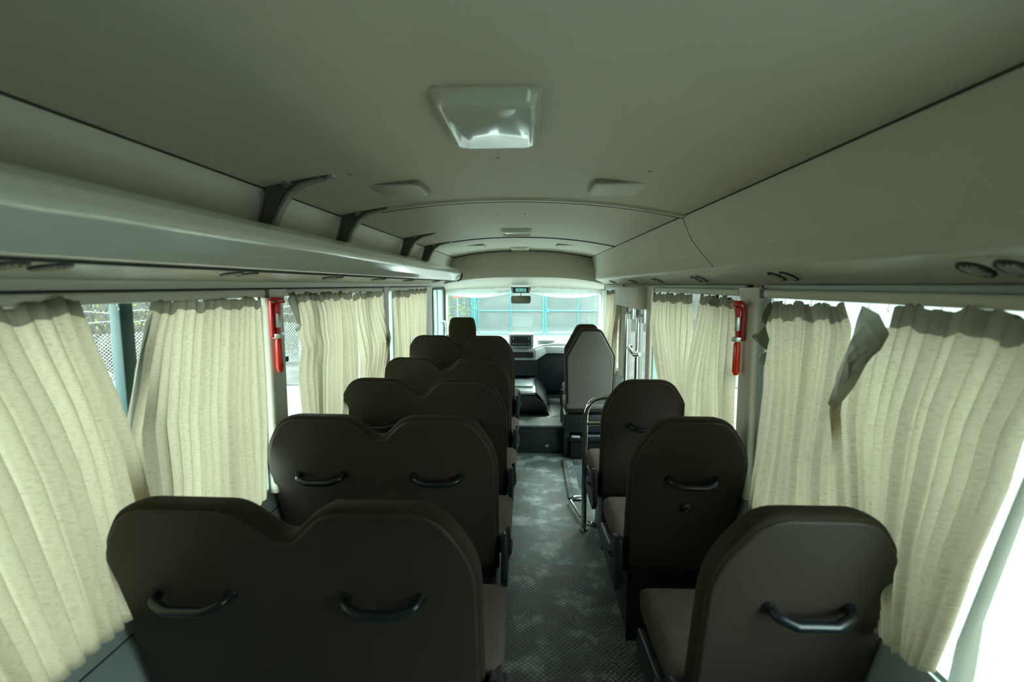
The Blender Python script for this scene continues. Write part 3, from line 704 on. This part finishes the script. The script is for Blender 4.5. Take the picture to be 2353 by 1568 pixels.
# folding guide seat and passenger seat at the front right
def shell_seat(name, x, y, ztop, label, dark=False):
    e = empty(name, (x, y, .0)); tag(e, label, 'bus seat')
    o2 = [(0.02, -.68), (0, -.23), (.085, -.06), (.12, 0), (.30, 0), (.335, -.06), (.425, -.22), (.425, -.66)]
    o2 = [(.015, -.69), (0, -.24), (.125, 0), (.295, 0), (.42, -.23), (.405, -.69)]
    b = pillow(o2, [.03, .10, .06, .06, .10, .03], 0, .10, .012, .04, .10); b.v = [(p[0], p[1], p[2]+ztop) for p in b.v]; b.build('backrest', 'fabric', e, smooth=60)
    oi = inset(o2, .016)
    b = pillow(oi, [.03, .09, .055, .055, .09, .03], -.012, .03, .010, .004, .10); b.v = [(p[0], p[1], p[2]+ztop) for p in b.v]; b.build('back_shell', 'fabric' if dark else 'shell', e, smooth=60)
    b = MB(); zb = ztop-.69; b.box(.02, .395, .048, .064, zb+.005, zb+.045); b.build('lower_trim', 'shell', e, bevel=.004)
    b = MB(); b.loft([[(xx, yy, zz) for xx, zz in ((.01, zb-.06), (.42, zb-.06), (.42, zb+.04), (.01, zb+.04))] for yy in (.16, .5)]); b.build('seat_cushion', 'cushion', e, bevel=.03, seg=4)
    b = MB(); b.box(.0, .41, .10, .45, zb-.22, zb-.06); b.build('seat_frame', 'frame', e, bevel=.01)
    for lx in (0, .36):
        b = MB(); b.box(lx, lx+.05, .12, .17, 0 if y < 4.4 else .24, zb-.2); b.build('leg', 'frame', e, bevel=.006)
    b = MB(); b.tube([(-.015, .10, zb+.03), (-.022, .12, zb-.05), (-.02, .13, zb-.13)], .014, 8, sq=.4); b.build('seat_belt', 'belt', e)
    return e
shell_seat('guide_seat', .305, 4.24, 1.135, 'guide seat with pale grey hard back shell near the windscreen')
shell_seat('passenger_seat', .345, 4.95, 1.12, 'dark passenger seat partly hidden ahead of the guide seat', True)
# driver seat
e = empty('driver_seat', (-.84, 4.75, .24)); tag(e, 'driver seat, its taupe headrest showing above the front left bench', 'bus seat')
hr = [(.05, -.27), (.0, -.21), (.0, -.10), (.02, 0), (.235, 0), (.255, -.10), (.255, -.21), (.205, -.27)]
b = pillow(hr, [.02, .04, .05, .045, .045, .05, .04, .02], 0, .12, .03, .03, .08); b.v = [(p[0]+.082, p[1], p[2]+.955) for p in b.v]; b.build('headrest', 'fabric', e, smooth=60)
for x in (.16, .25):
    b = MB(); b.tube([(x, .07, .55), (x, .06, .75)], .007, 8); b.build('headrest_post', 'chrome', e)
b = pillow([(0, -.5), (.0, -.08), (.06, 0), (.36, 0), (.42, -.08), (.42, -.5)], .05, 0, .12, .04, .04, .12); b.v = [(p[0], p[1]+.01, p[2]+.66) for p in b.v]; b.build('backrest', 'fabric', e, smooth=60)
b = MB(); b.box(0, .42, .12, .56, .12, .24); b.build('seat_cushion', 'cushion', e, bevel=.04, seg=4)
b = MB(); b.box(.04, .38, .12, .5, 0, .12); b.build('pedestal', 'frame', e, bevel=.01)
# steering wheel
e = empty('steering_wheel', (-.66, 5.50, .74)); tag(e, 'dark steering wheel in front of the driver seat', 'steering wheel')
ring = [Vector((.19*math.cos(2*math.pi*k/36), .19*math.sin(2*math.pi*k/36)*math.sin(.5), .19*math.sin(2*math.pi*k/36)*math.cos(.5))) for k in range(37)]
b = MB(); b.tube(ring, .013, 8); b.build('rim', 'black', e)
b = MB(); b.tube([(0, .02, 0), (0, .30, -.22)], .03, 10); b.build('column', 'dark', e)
b = MB(); b.tube([(-.18, 0, 0), (0, .02, -.01), (.18, 0, 0)], .012, 6); b.tube([(0, .02, 0), (0, .012-.08, -.16)], .012, 6); b.build('spokes', 'black', e)

# black storage box behind the guide seat
e = empty('storage_box', (.50, 4.40, 0)); e.location = (.545, 4.30, .0)
tag(e, 'black plastic box with white labels on its lid beneath the guide seat', 'box')
def bx(name, m, x0, x1, y0, y1, z0, z1, par, bev=.004): b = MB(); b.box(x0, x1, y0, y1, z0, z1); return b.build(name, m, par, bevel=bev)
bx('body', 'boxblack', -.185, .20, .0, .15, .0, .155, e, .01)
bx('lid', 'boxblack', -.195, .21, -.01, .155, .155, .19, e, .008)
o = bx('label', 'label', -.17, -.10, .01, .075, .1902, .1922, e, 0); o['label'] = 'small white paper label'
o = bx('label', 'label', -.05, .13, .05, .14, .1902, .1922, e, 0); o['label'] = 'wide white paper label'
# seat mounting foot on the aisle
b = MB(); b.loft([disc((.33, 4.42, .001), (0, 0, 1), .035, 0), disc((.33, 4.42, .001), (0, 0, 1), .03, .012)]); b.tube([(.33, 4.42, .01), (.335, 4.43, .40)], .012, 8)
tag(b.build('seat_stanchion', 'chrome'), 'thin chrome stanchion foot at the aisle corner of the guide seat', 'stanchion')

# ---------------------------------------------------------------- engine cover and dashboard
e = empty('engine_cover', (-.13, 5.2, .24)); tag(e, 'dark grey engine cover hump between the front seats', 'engine cover')
b = MB(); b.loft([[(x0, y, z) for x0, y, z in ((-.42, 4.93-5.2, 0), (.29, 4.93-5.2, 0), (.27, 5.75-5.2, 0), (-.42, 5.75-5.2, 0))], [(-.42, -.29, .10), (.31, -.29, .08), (.27, .55, .08), (-.42, .55, .1)], [(-.42, -.27, .19), (.20, -.27, .19), (.20, .55, .19), (-.42, .55, .19)]])
b.build('hump', 'dark', e, bevel=.02, seg=3)
b = MB(); b.prism([(-.42, -.28, .19), (.20, -.28, .19), (.20, -.28, .215), (-.42, -.28, .215)], (0, .80, 0)); b.build('lid', 'grey', e, bevel=.01)
b = MB(); b.box(-.40, .17, -.26, -.10, .215, .222); b.build('lid_front_panel', 'grey', e, bevel=.004)
b = MB(); b.box(-.40, .17, -.06, .30, .215, .238); b.build('tray', 'grey', e, bevel=.008)
b = MB(); b.box(-.10, -.02, .05, .22, .238, .242); b.build('tray_recess', 'dark', e)
rnd = random.Random(3); rws = []
for j in range(9):
    t = j/8; rws.append([(.20+.13*math.sin(u*1.4)+.012*rnd.uniform(-1, 1), -.29+.88*t, .225-.21*u+.012*rnd.uniform(-1, 1)) for u in (0, .2, .4, .6, .8, 1)])
b = MB(); b.grid(rws); b.build('loose_side_skirt', 'dark', e, smooth=60)

e = empty('dashboard', (0, 5.8, .6)); tag(e, 'grey dashboard with radio bezel under the windscreen', 'dashboard')
def up(o): return under(o, e)
# top slab: outline in xy
topo = [(-1.0, 5.62, .83), (-.20, 5.62, .80), (.06, 5.62, .80), (.16, 5.72, .83), (.30, 5.76, .84), (.86, 5.76, .84), (.86, 6.22, .86), (-1.0, 6.22, .86)]
b = MB(); b.add([Vector(p) for p in topo]+[Vector(p)-Vector((0, 0, .05)) for p in topo], [tuple(range(8)), tuple(range(15, 7, -1))]+[(i, (i+1) % 8, 8+(i+1) % 8, 8+i) for i in range(8)])
up(b.build('top_pad', 'dash', bevel=.012))
b = MB(); b.loft([[(-.22, 5.60, .67), (.08, 5.60, .67), (.20, 5.72, .73), (.86, 5.72, .73), (.86, 6.1, .73), (-.22, 6.1, .67)], [(-.22, 5.61, .79), (.08, 5.61, .785), (.17, 5.71, .81), (.86, 5.75, .81), (.86, 6.1, .82), (-.22, 6.1, .8)]])
up(b.build('console_band', 'dash', bevel=.01))
b = MB(); b.loft([[(-1.0, 5.80, .30), (.86, 5.80, .30), (.86, 6.1, .30), (-1.0, 6.1, .3)], [(-1.0, 5.74, .74), (.86, 5.76, .74), (.86, 6.1, .74), (-1.0, 6.1, .74)]]); up(b.build('lower_panel', 'dark', bevel=.01))
b = MB(); b.box(-.24, .09, 5.60, 5.8, .50, .67); up(b.build('centre_stack', 'black', bevel=.01))
b = MB(); b.box(-.22, .05, 5.55, 5.70, .815, .965); o = up(b.build('radio_bezel', 'grey', bevel=.015))
b = MB(); b.box(-.20, .02, 5.542, 5.56, .835, .945); r_ = up(b.build('radio', 'black', bevel=.004))
for x, z in ((-.17, .92), (-.005, .92), (-.17, .86), (-.14, .86), (-.11, .86), (-.08, .86), (-.05, .86), (-.005, .86)):
    b = MB(); b.loft([disc((x, 5.543, z), (0, -1, 0), .010, 0, 10), disc((x, 5.543, z), (0, -1, 0), .008, .008, 10)]); o = b.build('radio_button', 'alu'); o.parent = r_
b = MB(); b.box(-.20, .05, 5.585, 5.61, .70, .765); up(b.build('vent_slot', 'black', bevel=.006))
b = MB(); b.box(.10, .30, 5.85, 6.0, .845, .868); up(b.build('top_lid', 'grey', bevel=.006))
b = MB(); b.loft([[(-.95, 5.5, .74), (-.33, 5.5, .74), (-.33, 5.75, .8), (-.95, 5.75, .8)], [(-.92, 5.6, .96), (-.36, 5.6, .94), (-.36, 5.8, .88), (-.92, 5.8, .9)]]); up(b.build('instrument_binnacle', 'dark', bevel=.02, seg=3))

# ---------------------------------------------------------------- front bulkhead and windscreen
b = MB(); rws = []
def lerp(a, c, t): return a+(c-a)*t
NX = 32
def brow(y, zc, zs, xl, xr, pw=2.2, ys=0):
    r = []
    for i in range(NX+1):
        s = -1+2*i/NX; x = (xl+xr)/2+(xr-xl)/2*s
        r.append((x, y+ys*abs(s)**2, H(zc+(zs-zc)*abs(s)**pw)))
    return r
rws = [brow(6.02, .402, .322, -.885, .719, 2.1), brow(6.0, .372, .295, -.89, .725, 3), brow(5.97, .32, .22, -.90, .735, 3.4), brow(5.93, .24, .15, -.915, .755, 4), brow(5.86, .16, .08, -.94, .79, 4),
       brow(5.78, .105, .02, -.97, .84, 3.4), brow(5.76, .085, .0, -.99, .86, 3), brow(5.80, .055, -.03, -1.0, .87, 3), brow(5.9, .02, -.05, -1.01, .88, 2.5), brow(6.0, -.01, -.065, -1.02, .89, 2.5), brow(6.06, -.045, -.075, -1.03, .9, 2.5), brow(6.12, -.05, -.08, -1.04, .91, 2.5)]
b.grid(rws); struct(b.build('wall_front', 'plastic', smooth=70))
b = MB(); r0 = brow(6.015, .402, .318, -.885, .719, 2.1); b.tube([(x, y-.006, z-.006) for x, y, z in r0], .005, 6); struct(b.build('trim_24', 'seam'))
# right edge of bulkhead: seam line curving down
b = MB(); b.tube([(.725, 5.99, H(.30)), (.735, 5.93, H(.22)), (.76, 5.86, H(.14)), (.79, 5.80, H(.06)), (.83, 5.76, H(.02)), (.86, 5.70, H(-.01))], .005, 6); struct(b.build('trim_25', 'seam'))
# A pillars + front lower wall
for k, s, x in ((26, -1, -1.0), (27, 1, .862)):
    b = MB(); b.loft([[(x-.03, 5.92, z_), (x+.03, 5.90, z_), (x+.03, 6.1, z_), (x-.03, 6.15, z_)] for z_ in (.24, 1.44)]); struct(b.build('trim_%d' % k, 'plastic', bevel=.01))
b = MB(); b.box(-1.06, .94, 6.22, 6.27, -.3, .86); struct(b.build('wall_front_lower', 'grey'))
WN[0] += 1
e = empty('window_%d' % WN[0], (XC, 6.2, .85)); struct(e)
b = MB(); b.loft([[(-1.03, 6.20, .84), (.87, 6.20, .84)][0:1]+[(.87, 6.20, .84), (.87, 6.206, .84), (-1.03, 6.206, .84)], [(-1.03, 6.12, 1.46), (.87, 6.12, 1.46), (.87, 6.126, 1.46), (-1.03, 6.126, 1.46)]]); under(b.build('glass_pane', 'glass'), e)
b = MB(); b.box(-1.05, .9, 6.19, 6.23, .82, .85); b.box(-1.05, .9, 6.10, 6.14, 1.45, 1.62); under(b.build('window_frame', 'rubber', bevel=.004), e)
# roof skin and outer shell so that no light leaks
b = MB(); rr = []
for y in (YB-.05, 6.15):
    rr.append([(XC-1.0, y, 1.50), (XC-1.0, y, 1.75), (XC-.86, y, 1.93), (XC-.5, y, 2.0), (XC, y, 2.02), (XC+.5, y, 2.0), (XC+.86, y, 1.93), (XC+1.0, y, 1.75), (XC+1.0, y, 1.50)])
b.grid(rr); struct(b.build('ceiling_roof_skin', 'white'))
b = MB(); b.add(rr[1]+[(XC+1.0, 6.15, 1.44), (XC-1.0, 6.15, 1.44)], [tuple(range(11))]); b.add(rr[0], [tuple(range(9))]); struct(b.build('wall_outer_ends', 'white'))
b = MB(); b.box(-1.06, .95, YB, 6.2, -.35, -.30); struct(b.build('floor_underside', 'black'))

# sunscreen film, clock, mirror, grab handle
def film(x0, x1, dx, label, seed):
    rnd = random.Random(seed); b = MB(); rws = []
    for j in range(7):
        t = j/6; row = []
        for i in range(25):
            s = i/24; x = x0+(x1-x0)*s
            drop = (.085*math.sin(math.pi*min(1, .12+s*.8 if dx < 0 else 1-s*.75-.1)))**1
            drop = .03+.075*abs(drop)/.085
            z = H(-.045)-drop*t; y = 6.05-.03*math.sin(t*math.pi)+.008*math.sin(i*1.9+j)+.006*rnd.uniform(-1, 1)
            row.append((x, y, z))
        rws.append(row)
    b.grid(rws); tag(b.build('sun_film', 'vfilm', smooth=30), label, 'sunshade')
film(-1.0, -.215, -1, 'crinkled white film drooping along the windscreen top, left of the clock', 1)
film(.02, .86, 1, 'crinkled white film drooping along the windscreen top, right of the clock', 2)
c0 = P(1197, 667, y=5.92)
e = empty('digital_clock', c0); tag(e, 'small black digital clock with a cyan display above the mirror', 'clock')
b = MB(); b.box(-.105, .105, 0, .06, -.035, .035); b.build('housing', 'black', e, bevel=.012)
for s in (-1, 1): b = MB(); b.prism([(s*.10, -.004, -.03), (s*.118, -.004, .04), (s*.09, -.004, .04), (s*.082, -.004, -.03)], (0, .03, 0)); b.build('side_bezel', 'alu', e)
b = MB(); b.box(-.062, .062, -.005, .002, -.020, .020); b.build('display', 'lcd', e)
segs = {'6': 'acdefg', '1': 'bc', '2': 'abged'}
def digit(b, ch, x, z, w=.014, h=.026):
    g = {'a': (0, h, w, h), 'b': (w, h/2, w, h), 'c': (w, 0, w, h/2), 'd': (0, 0, w, 0), 'e': (0, 0, 0, h/2), 'f': (0, h/2, 0, h), 'g': (0, h/2, w, h/2)}
    for c in segs[ch]:
        a = g[c]; t = .0016; b.box(x+min(a[0], a[2])-t, x+max(a[0], a[2])+t, -.0065, -.005, z+min(a[1], a[3])-t, z+max(a[1], a[3])+t)
b = MB(); digit(b, '6', -.022, -.013); digit(b, '1', .008, -.013); digit(b, '2', .030, -.013); b.box(.002, .005, -.0065, -.005, -.006, -.003); b.box(.002, .005, -.0065, -.005, .003, .006)
for q in (0, 1): b.box(-.052+q*.008, -.050+q*.008, -.0065, -.005, -.012, .0)
b.box(-.052, -.034, -.0065, -.005, -.0125, -.0105)
b.build('digits', 'lcdtext', e)
c1 = P(1197, 689, y=5.90)
e = empty('rear_view_mirror', c1); tag(e, 'rounded interior rear view mirror hanging under the clock', 'mirror')
ol = arc([(-.115, 0, -.045), (.11, 0, -.045), (.115, 0, .045), (-.115, 0, .045)], .025, 5)
b = MB(); b.loft([[(p[0], .03, p[2]) for p in ol], [(p[0], .004, p[2]) for p in ol]]); b.build('housing', 'shell', e)
b = MB(); b.loft([[(p[0]*.96, .004, p[2]*.94) for p in ol], [(p[0]*.96, .001, p[2]*.94) for p in ol]]); o = b.build('mirror_glass', 'mirror', e); o.rotation_euler = (math.radians(-3), 0, math.radians(-4)); o.location.y = -.006
b = MB(); b.tube([(0, .025, .04), (0, .04, .10)], .007, 8); b.build('stem', 'alu', e)
e = empty('pillar_grab_handle', P(1024, 757, y=5.86)); tag(e, 'grey grab handle on the left windscreen pillar', 'grab handle')
b = MB(); b.tube(arc([(-.045, .02, .09), (.0, -.02, .095), (.012, -.03, 0), (.0, -.02, -.095), (-.045, .02, -.09)], .03, 5, False), .011, 10); b.build('grip', 'grey', e)
for z in (-.09, .09): b = MB(); b.box(-.065, -.03, .0, .03, z-.02, z+.02); b.build('mount', 'grey', e, bevel=.005)
# black seal of the cab side window
b = MB(); b.tube(arc([(-.975, 5.12, .9), (-.975, 5.12, 1.46), (-.975, 5.88, 1.46), (-.975, 5.88, .9)], .06, 6, False), .014, 6); struct(b.build('trim_28', 'rubber'))

# ---------------------------------------------------------------- folding door
b = MB(); b.box(.745, .90, 3.56, 4.50, 1.33, 1.487); struct(b.build('trim_29', 'plastic', bevel=.01))
e = empty('door_1', (.86, 4.0, -.25)); struct(e)
def leaf(y0, y1, x0, x1):
    # two-leaf folding door, partly folded: a leaf runs between two points
    a = Vector((x0, y0, 0)); c = Vector((x1, y1, 0)); d = (c-a).normalized(); nrm = Vector((-d.y, d.x, 0))
    L = (c-a).length
    def seg(s0, s1, z0, z1, t=.015):
        p = [a+d*s0-nrm*t, a+d*s1-nrm*t, a+d*s1+nrm*t, a+d*s0+nrm*t]
        return [[q+Vector((0, 0, z0)) for q in p], [q+Vector((0, 0, z1)) for q in p]]
    b = MB(); b.loft(seg(0, .06, -.25, 1.42)); b.loft(seg(L-.06, L, -.25, 1.42)); b.loft(seg(.06, L-.06, -.25, .35)); b.loft(seg(.06, L-.06, 1.34, 1.42))
    o = under(b.build('door_leaf', 'doorpaint', bevel=.006), e)
    b = MB(); b.loft(seg(.055, L-.055, .35, 1.34, .003)); g = b.build('glass_pane', 'glass'); g.parent = o
    b = MB(); b.loft(seg(L-.008, L+.018, -.22, 1.40, .012)); g = b.build('rubber_edge', 'rubber'); g.parent = o
leaf(3.58, 4.0, .86, .86); leaf(4.03, 4.47, .86, .86)
for y in (3.80, 4.22):
    b = MB(); b.tube(arc([(.85, y-.02, 1.28), (.80, y, 1.27), (.80, y, .45), (.85, y-.02, .43)], .06, 6, False), .013, 10); o = under(b.build('door_rail', 'chrome'), e)
    b = MB(); b.box(.832, .85, y-.04, y+.03, 1.22, 1.34); g = b.build('rail_bracket', 'alu', bevel=.005); under(g, e)
b = MB(); b.tube(arc([(.80, 3.70, 1.0), (.77, 3.74, .99), (.77, 3.98, 1.02), (.80, 4.02, 1.02)], .03, 5, False), .014, 10); under(b.build('door_handle', 'chrome'), e)

# ---------------------------------------------------------------- outside
GZ = -.72
b = MB(); b.add([(-60, -40, GZ), (60, -40, GZ), (60, 90, GZ), (-60, 90, GZ)], [(0, 1, 2, 3)]); tag(b.build('ground', 'ground'), kind='structure')
b = MB(); b.grid([[(-9+i*1.0, y, GZ+.02+.015*math.sin(i*1.3+y)) for i in range(22)] for y in (11, 14, 17, 20, 23, 24.5)]); tag(b.build('gravel_strip', 'gravel'), 'pinkish grey gravel ground in front of the metal gate', 'gravel', kind='stuff')
# brown bank behind the gate
rnd = random.Random(5); rws = []
for j in range(26):
    y = 23.5+j*1.1; row = []
    for i in range(43):
        x = -30+i; h = GZ-.1+max(0, (y-24))*.30+rnd.uniform(-.25, .25)*min(1, j/3)
        row.append((x, y+rnd.uniform(-.3, .3), h))
    rws.append(row)
b = MB(); b.grid(rws); o = b.build('trim_terrain', 'bank', smooth=30); o.name = 'earth_bank'; tag(o, 'brown stony earth bank rising behind the metal gate', 'slope')
def wires(b, A, Bp, z0, z1, cell, r):
    """diamond chain-link between ground points A and Bp"""
    A = Vector((A[0], A[1], 0)); Bp = Vector((Bp[0], Bp[1], 0)); d = (Bp-A); L = d.length; d.normalize(); nn = Vector((-d.y, d.x, 0)); Hh = z1-z0
    k = -Hh
    while k < L:
        for sgn in (1, -1):
            # line s = k + t (sgn 1) for height t in 0..Hh ; mirrored for -1
            t0 = max(0, -k); t1 = min(Hh, L-k)
            if t1 > t0:
                s0, s1 = k+t0, k+t1
                if sgn > 0: za, zb = z0+t0, z0+t1
                else: za, zb = z1-t0, z1-t1
                p = A+d*s0+Vector((0, 0, za)); q = A+d*s1+Vector((0, 0, zb)); dr_ = (q-p).normalized(); w = dr_.cross(nn)*r
                e_ = nn*r
                b.loft([[p+w, p+e_, p-w*.7-e_*.7], [q+w, q+e_, q-w*.7-e_*.7]], cap=False)
        k += cell*1.414
# gate
GY = 22.0
def GX(u): return P(u, 700, y=GY).x
gt, gb, gm = P(1200, 560, y=GY).z, P(1200, 769, y=GY).z+.03, P(1200, 715, y=GY).z
e = empty('metal_gate', (GX(1250), GY, GZ)); tag(e, 'cyan double leaf gate of tubes and wire mesh in front of the bus', 'gate')
xs = [GX(1099), GX(1249), GX(1255), GX(1405)]
for a, c in ((xs[0], xs[1]), (xs[2], xs[3])):
    b = MB()
    for x in (a, c): b.tube([(x, GY, gb), (x, GY, gt)], .045, 8)
    for z in (gb, gm, gt): b.tube([(a, GY, z), (c, GY, z)], .038 if z != gm else .028, 8)
    b.tube([((a+c)/2, GY, gb), ((a+c)/2, GY, gt)], .026, 8)
    lf = under(b.build('gate_leaf', 'pole'), e)
    b = MB(); wires(b, (a, GY+.03), (c, GY+.03), gb, gt, .037, .0062); g = b.build('wire_mesh', 'gatewire'); g.parent = lf
b = MB(); b.box(GX(1257), GX(1262), GY-.06, GY-.02, gm-.06, gm+.10); under(b.build('latch', 'pole'), e)
for u, lab in ((1089, 'thick cyan gate post at the left end of the gate'), (1412, 'cyan gate post at the right end of the gate')):
    b = MB(); b.tube([(GX(u), GY, GZ), (GX(u), GY, gt+.2)], .09, 12); b.loft([disc((GX(u), GY, gt+.2), (0, 0, 1), .1, 0, 12), disc((GX(u), GY, gt+.2), (0, 0, 1), .02, .05, 12)])
    tag(b.build('gate_post', 'pole'), lab, 'post')
def fence(A, Bp, z1, npost, label, post='greenpost', wire='galv', cell=.055, r=.005, barb=True, top=1.1, brace=False):
    e = empty('chain_link_fence', (A[0], A[1], GZ)); tag(e, label, 'fence')
    b = MB(); wires(b, A, Bp, GZ+.02, z1, cell, r); under(b.build('wire_mesh', wire), e)
    for k in range(npost):
        t = k/max(1, npost-1); x = A[0]+(Bp[0]-A[0])*t; y = A[1]+(Bp[1]-A[1])*t
        b = MB(); b.tube([(x, y, GZ), (x, y, z1+top)], .07, 8); under(b.build('post', post), e)
    if barb:
        for h in (.25, .48, .72, .95):
            b = MB(); n = 40; pts = [(A[0]+(Bp[0]-A[0])*k/n, A[1]+(Bp[1]-A[1])*k/n, z1+h+.03*math.sin(k*2.1+h*9)) for k in range(n+1)]
            b.tube(pts, .010, 4)
            for k in range(0, 160):
                t = k/160; q = Vector((A[0]+(Bp[0]-A[0])*t, A[1]+(Bp[1]-A[1])*t, z1+h)); b.tube([q+Vector((.02, 0, .03)), q-Vector((.02, 0, .03))], .004, 3)
            under(b.build('barbed_wire', wire), e)
    return e
fence((-12.2, 6.8), (-4.3, 17.8), GZ+1.15, 6, 'galvanised chain-link fence with barbed wire seen through the left windows')
fence((-4.3, 17.8), (GX(1089)-.1, GY-.02), GZ+2.9, 3, 'tall cyan mesh fence running up to the left gate post', 'pole', 'gatewire', .042, .0065, False, .1)
# branches and leaves behind the left fence
def thicket(cx, cy, sx, sy, h, nbr, nleaf, label, seed, lm='leaf', ls=.07):
    rnd = random.Random(seed); e = empty('bush', (cx, cy, GZ)); tag(e, label, 'bush', 'bushes behind the fence')
    b = MB(); tips = []
    for k in range(nbr):
        x = rnd.uniform(-sx, sx); y = rnd.uniform(-sy, sy); p = Vector((x, y, 0)); d = Vector((rnd.uniform(-.6, .6), rnd.uniform(-.6, .6), rnd.uniform(.5, 1.2))).normalized()
        pts = [p.copy()]; n = rnd.randint(4, 7)
        for i in range(n):
            d = (d+Vector((rnd.uniform(-.5, .5), rnd.uniform(-.5, .5), rnd.uniform(-.4, .3)))).normalized(); p = p+d*h/n*rnd.uniform(.8, 1.5); pts.append(p.copy()); tips.append(p.copy())
        r0 = rnd.uniform(.006, .02); b.tube(pts, [r0*(1-i/(n+1)) for i in range(n+1)], 4)
    b.build('branches', 'branch', e)
    b = MB()
    for k in range(nleaf):
        c = rnd.choice(tips)+Vector((rnd.gauss(0, .12), rnd.gauss(0, .12), rnd.gauss(0, .12))); u = Vector((rnd.uniform(-1, 1), rnd.uniform(-1, 1), rnd.uniform(-1, 1))).normalized()*ls; w = u.orthogonal().normalized()*ls*.4
        b.add([c-u, c+w, c+u, c-w], [(0, 1, 2, 3)])
    b.build('leaves', lm, e)
spots = [(-14.2, 6.5), (-13.0, 8.6), (-11.7, 10.6), (-10.4, 12.6), (-9.0, 14.6), (-7.6, 16.6), (-6.0, 18.8)]
labs = ['leafless thicket with a few yellow green leaves, nearest behind the fence', 'dry branching bush behind the fence in the left curtain gap', 'dry twiggy bush with yellow leaves beyond the pale green fence post',
        'grey tangle of twigs behind the fence past the left hammer pillar', 'dry bush behind the fence, seen over the crumpled curtain', 'dry bush far along the left fence', 'dry bush near the corner where the left fence meets the gate fence']
for i, (x, y) in enumerate(spots): thicket(x, y, 1.5, 1.3, 3.6, 150, 900 if i in (0, 2) else 500, labs[i], 20+i, ls=.05)
# backing slope on the left
rws = []
for j in range(14):
    row = []
    for i in range(40):
        t = i/39; ax = -17+11.5*t; ay = 2+19*t; off = j*.9
        row.append((ax-off*.86+rnd.uniform(-.15, .15), ay+off*.5+rnd.uniform(-.15, .15), GZ-.1+off*.42+rnd.uniform(-.15, .15)*min(1, j)))
    rws.append(row)
b = MB(); b.grid(rws); tag(b.build('earth_bank', 'bank', smooth=30), 'brown scrub covered slope behind the left fence', 'slope')
thicket(-4.5, 20.4, .6, .6, 2.1, 80, 3500, 'green leafy bush left of the gate, seen through the windscreen', 50, 'bushleaf', .06)
q = P(1051, 683, y=19.0); e = empty('warning_board', (q.x, q.y, GZ)); tag(e, 'small red strip board beside the green bush left of the gate', 'sign')
b = MB(); b.box(q.x-.14, q.x+.14, q.y-.02, q.y, q.z-.02, q.z+.03); under(b.build('board', 'redrod'), e)
b = MB(); b.box(q.x-.01, q.x+.01, q.y, q.y+.02, GZ, q.z); under(b.build('post', 'galv'), e)
# building on the right
e = empty('roadside_building', (13, 8, GZ)); tag(e, 'bright white building with louvred shutters across the yard on the right', 'building')
b = MB(); b.box(13, 16, -14, 34, GZ, 5.5); under(b.build('wall', 'building'), e)
for k in range(6):
    y0 = -8+k*6.5; b = MB()
    for j in range(16): b.box(12.93, 12.99, y0, y0+3.6, 1.0+j*.14, 1.07+j*.14)
    under(b.build('louvre_shutter', 'louver'), e)
b = MB(); b.box(12.8, 13.2, -14, 34, 5.3, 5.6); under(b.build('eaves', 'louver'), e)
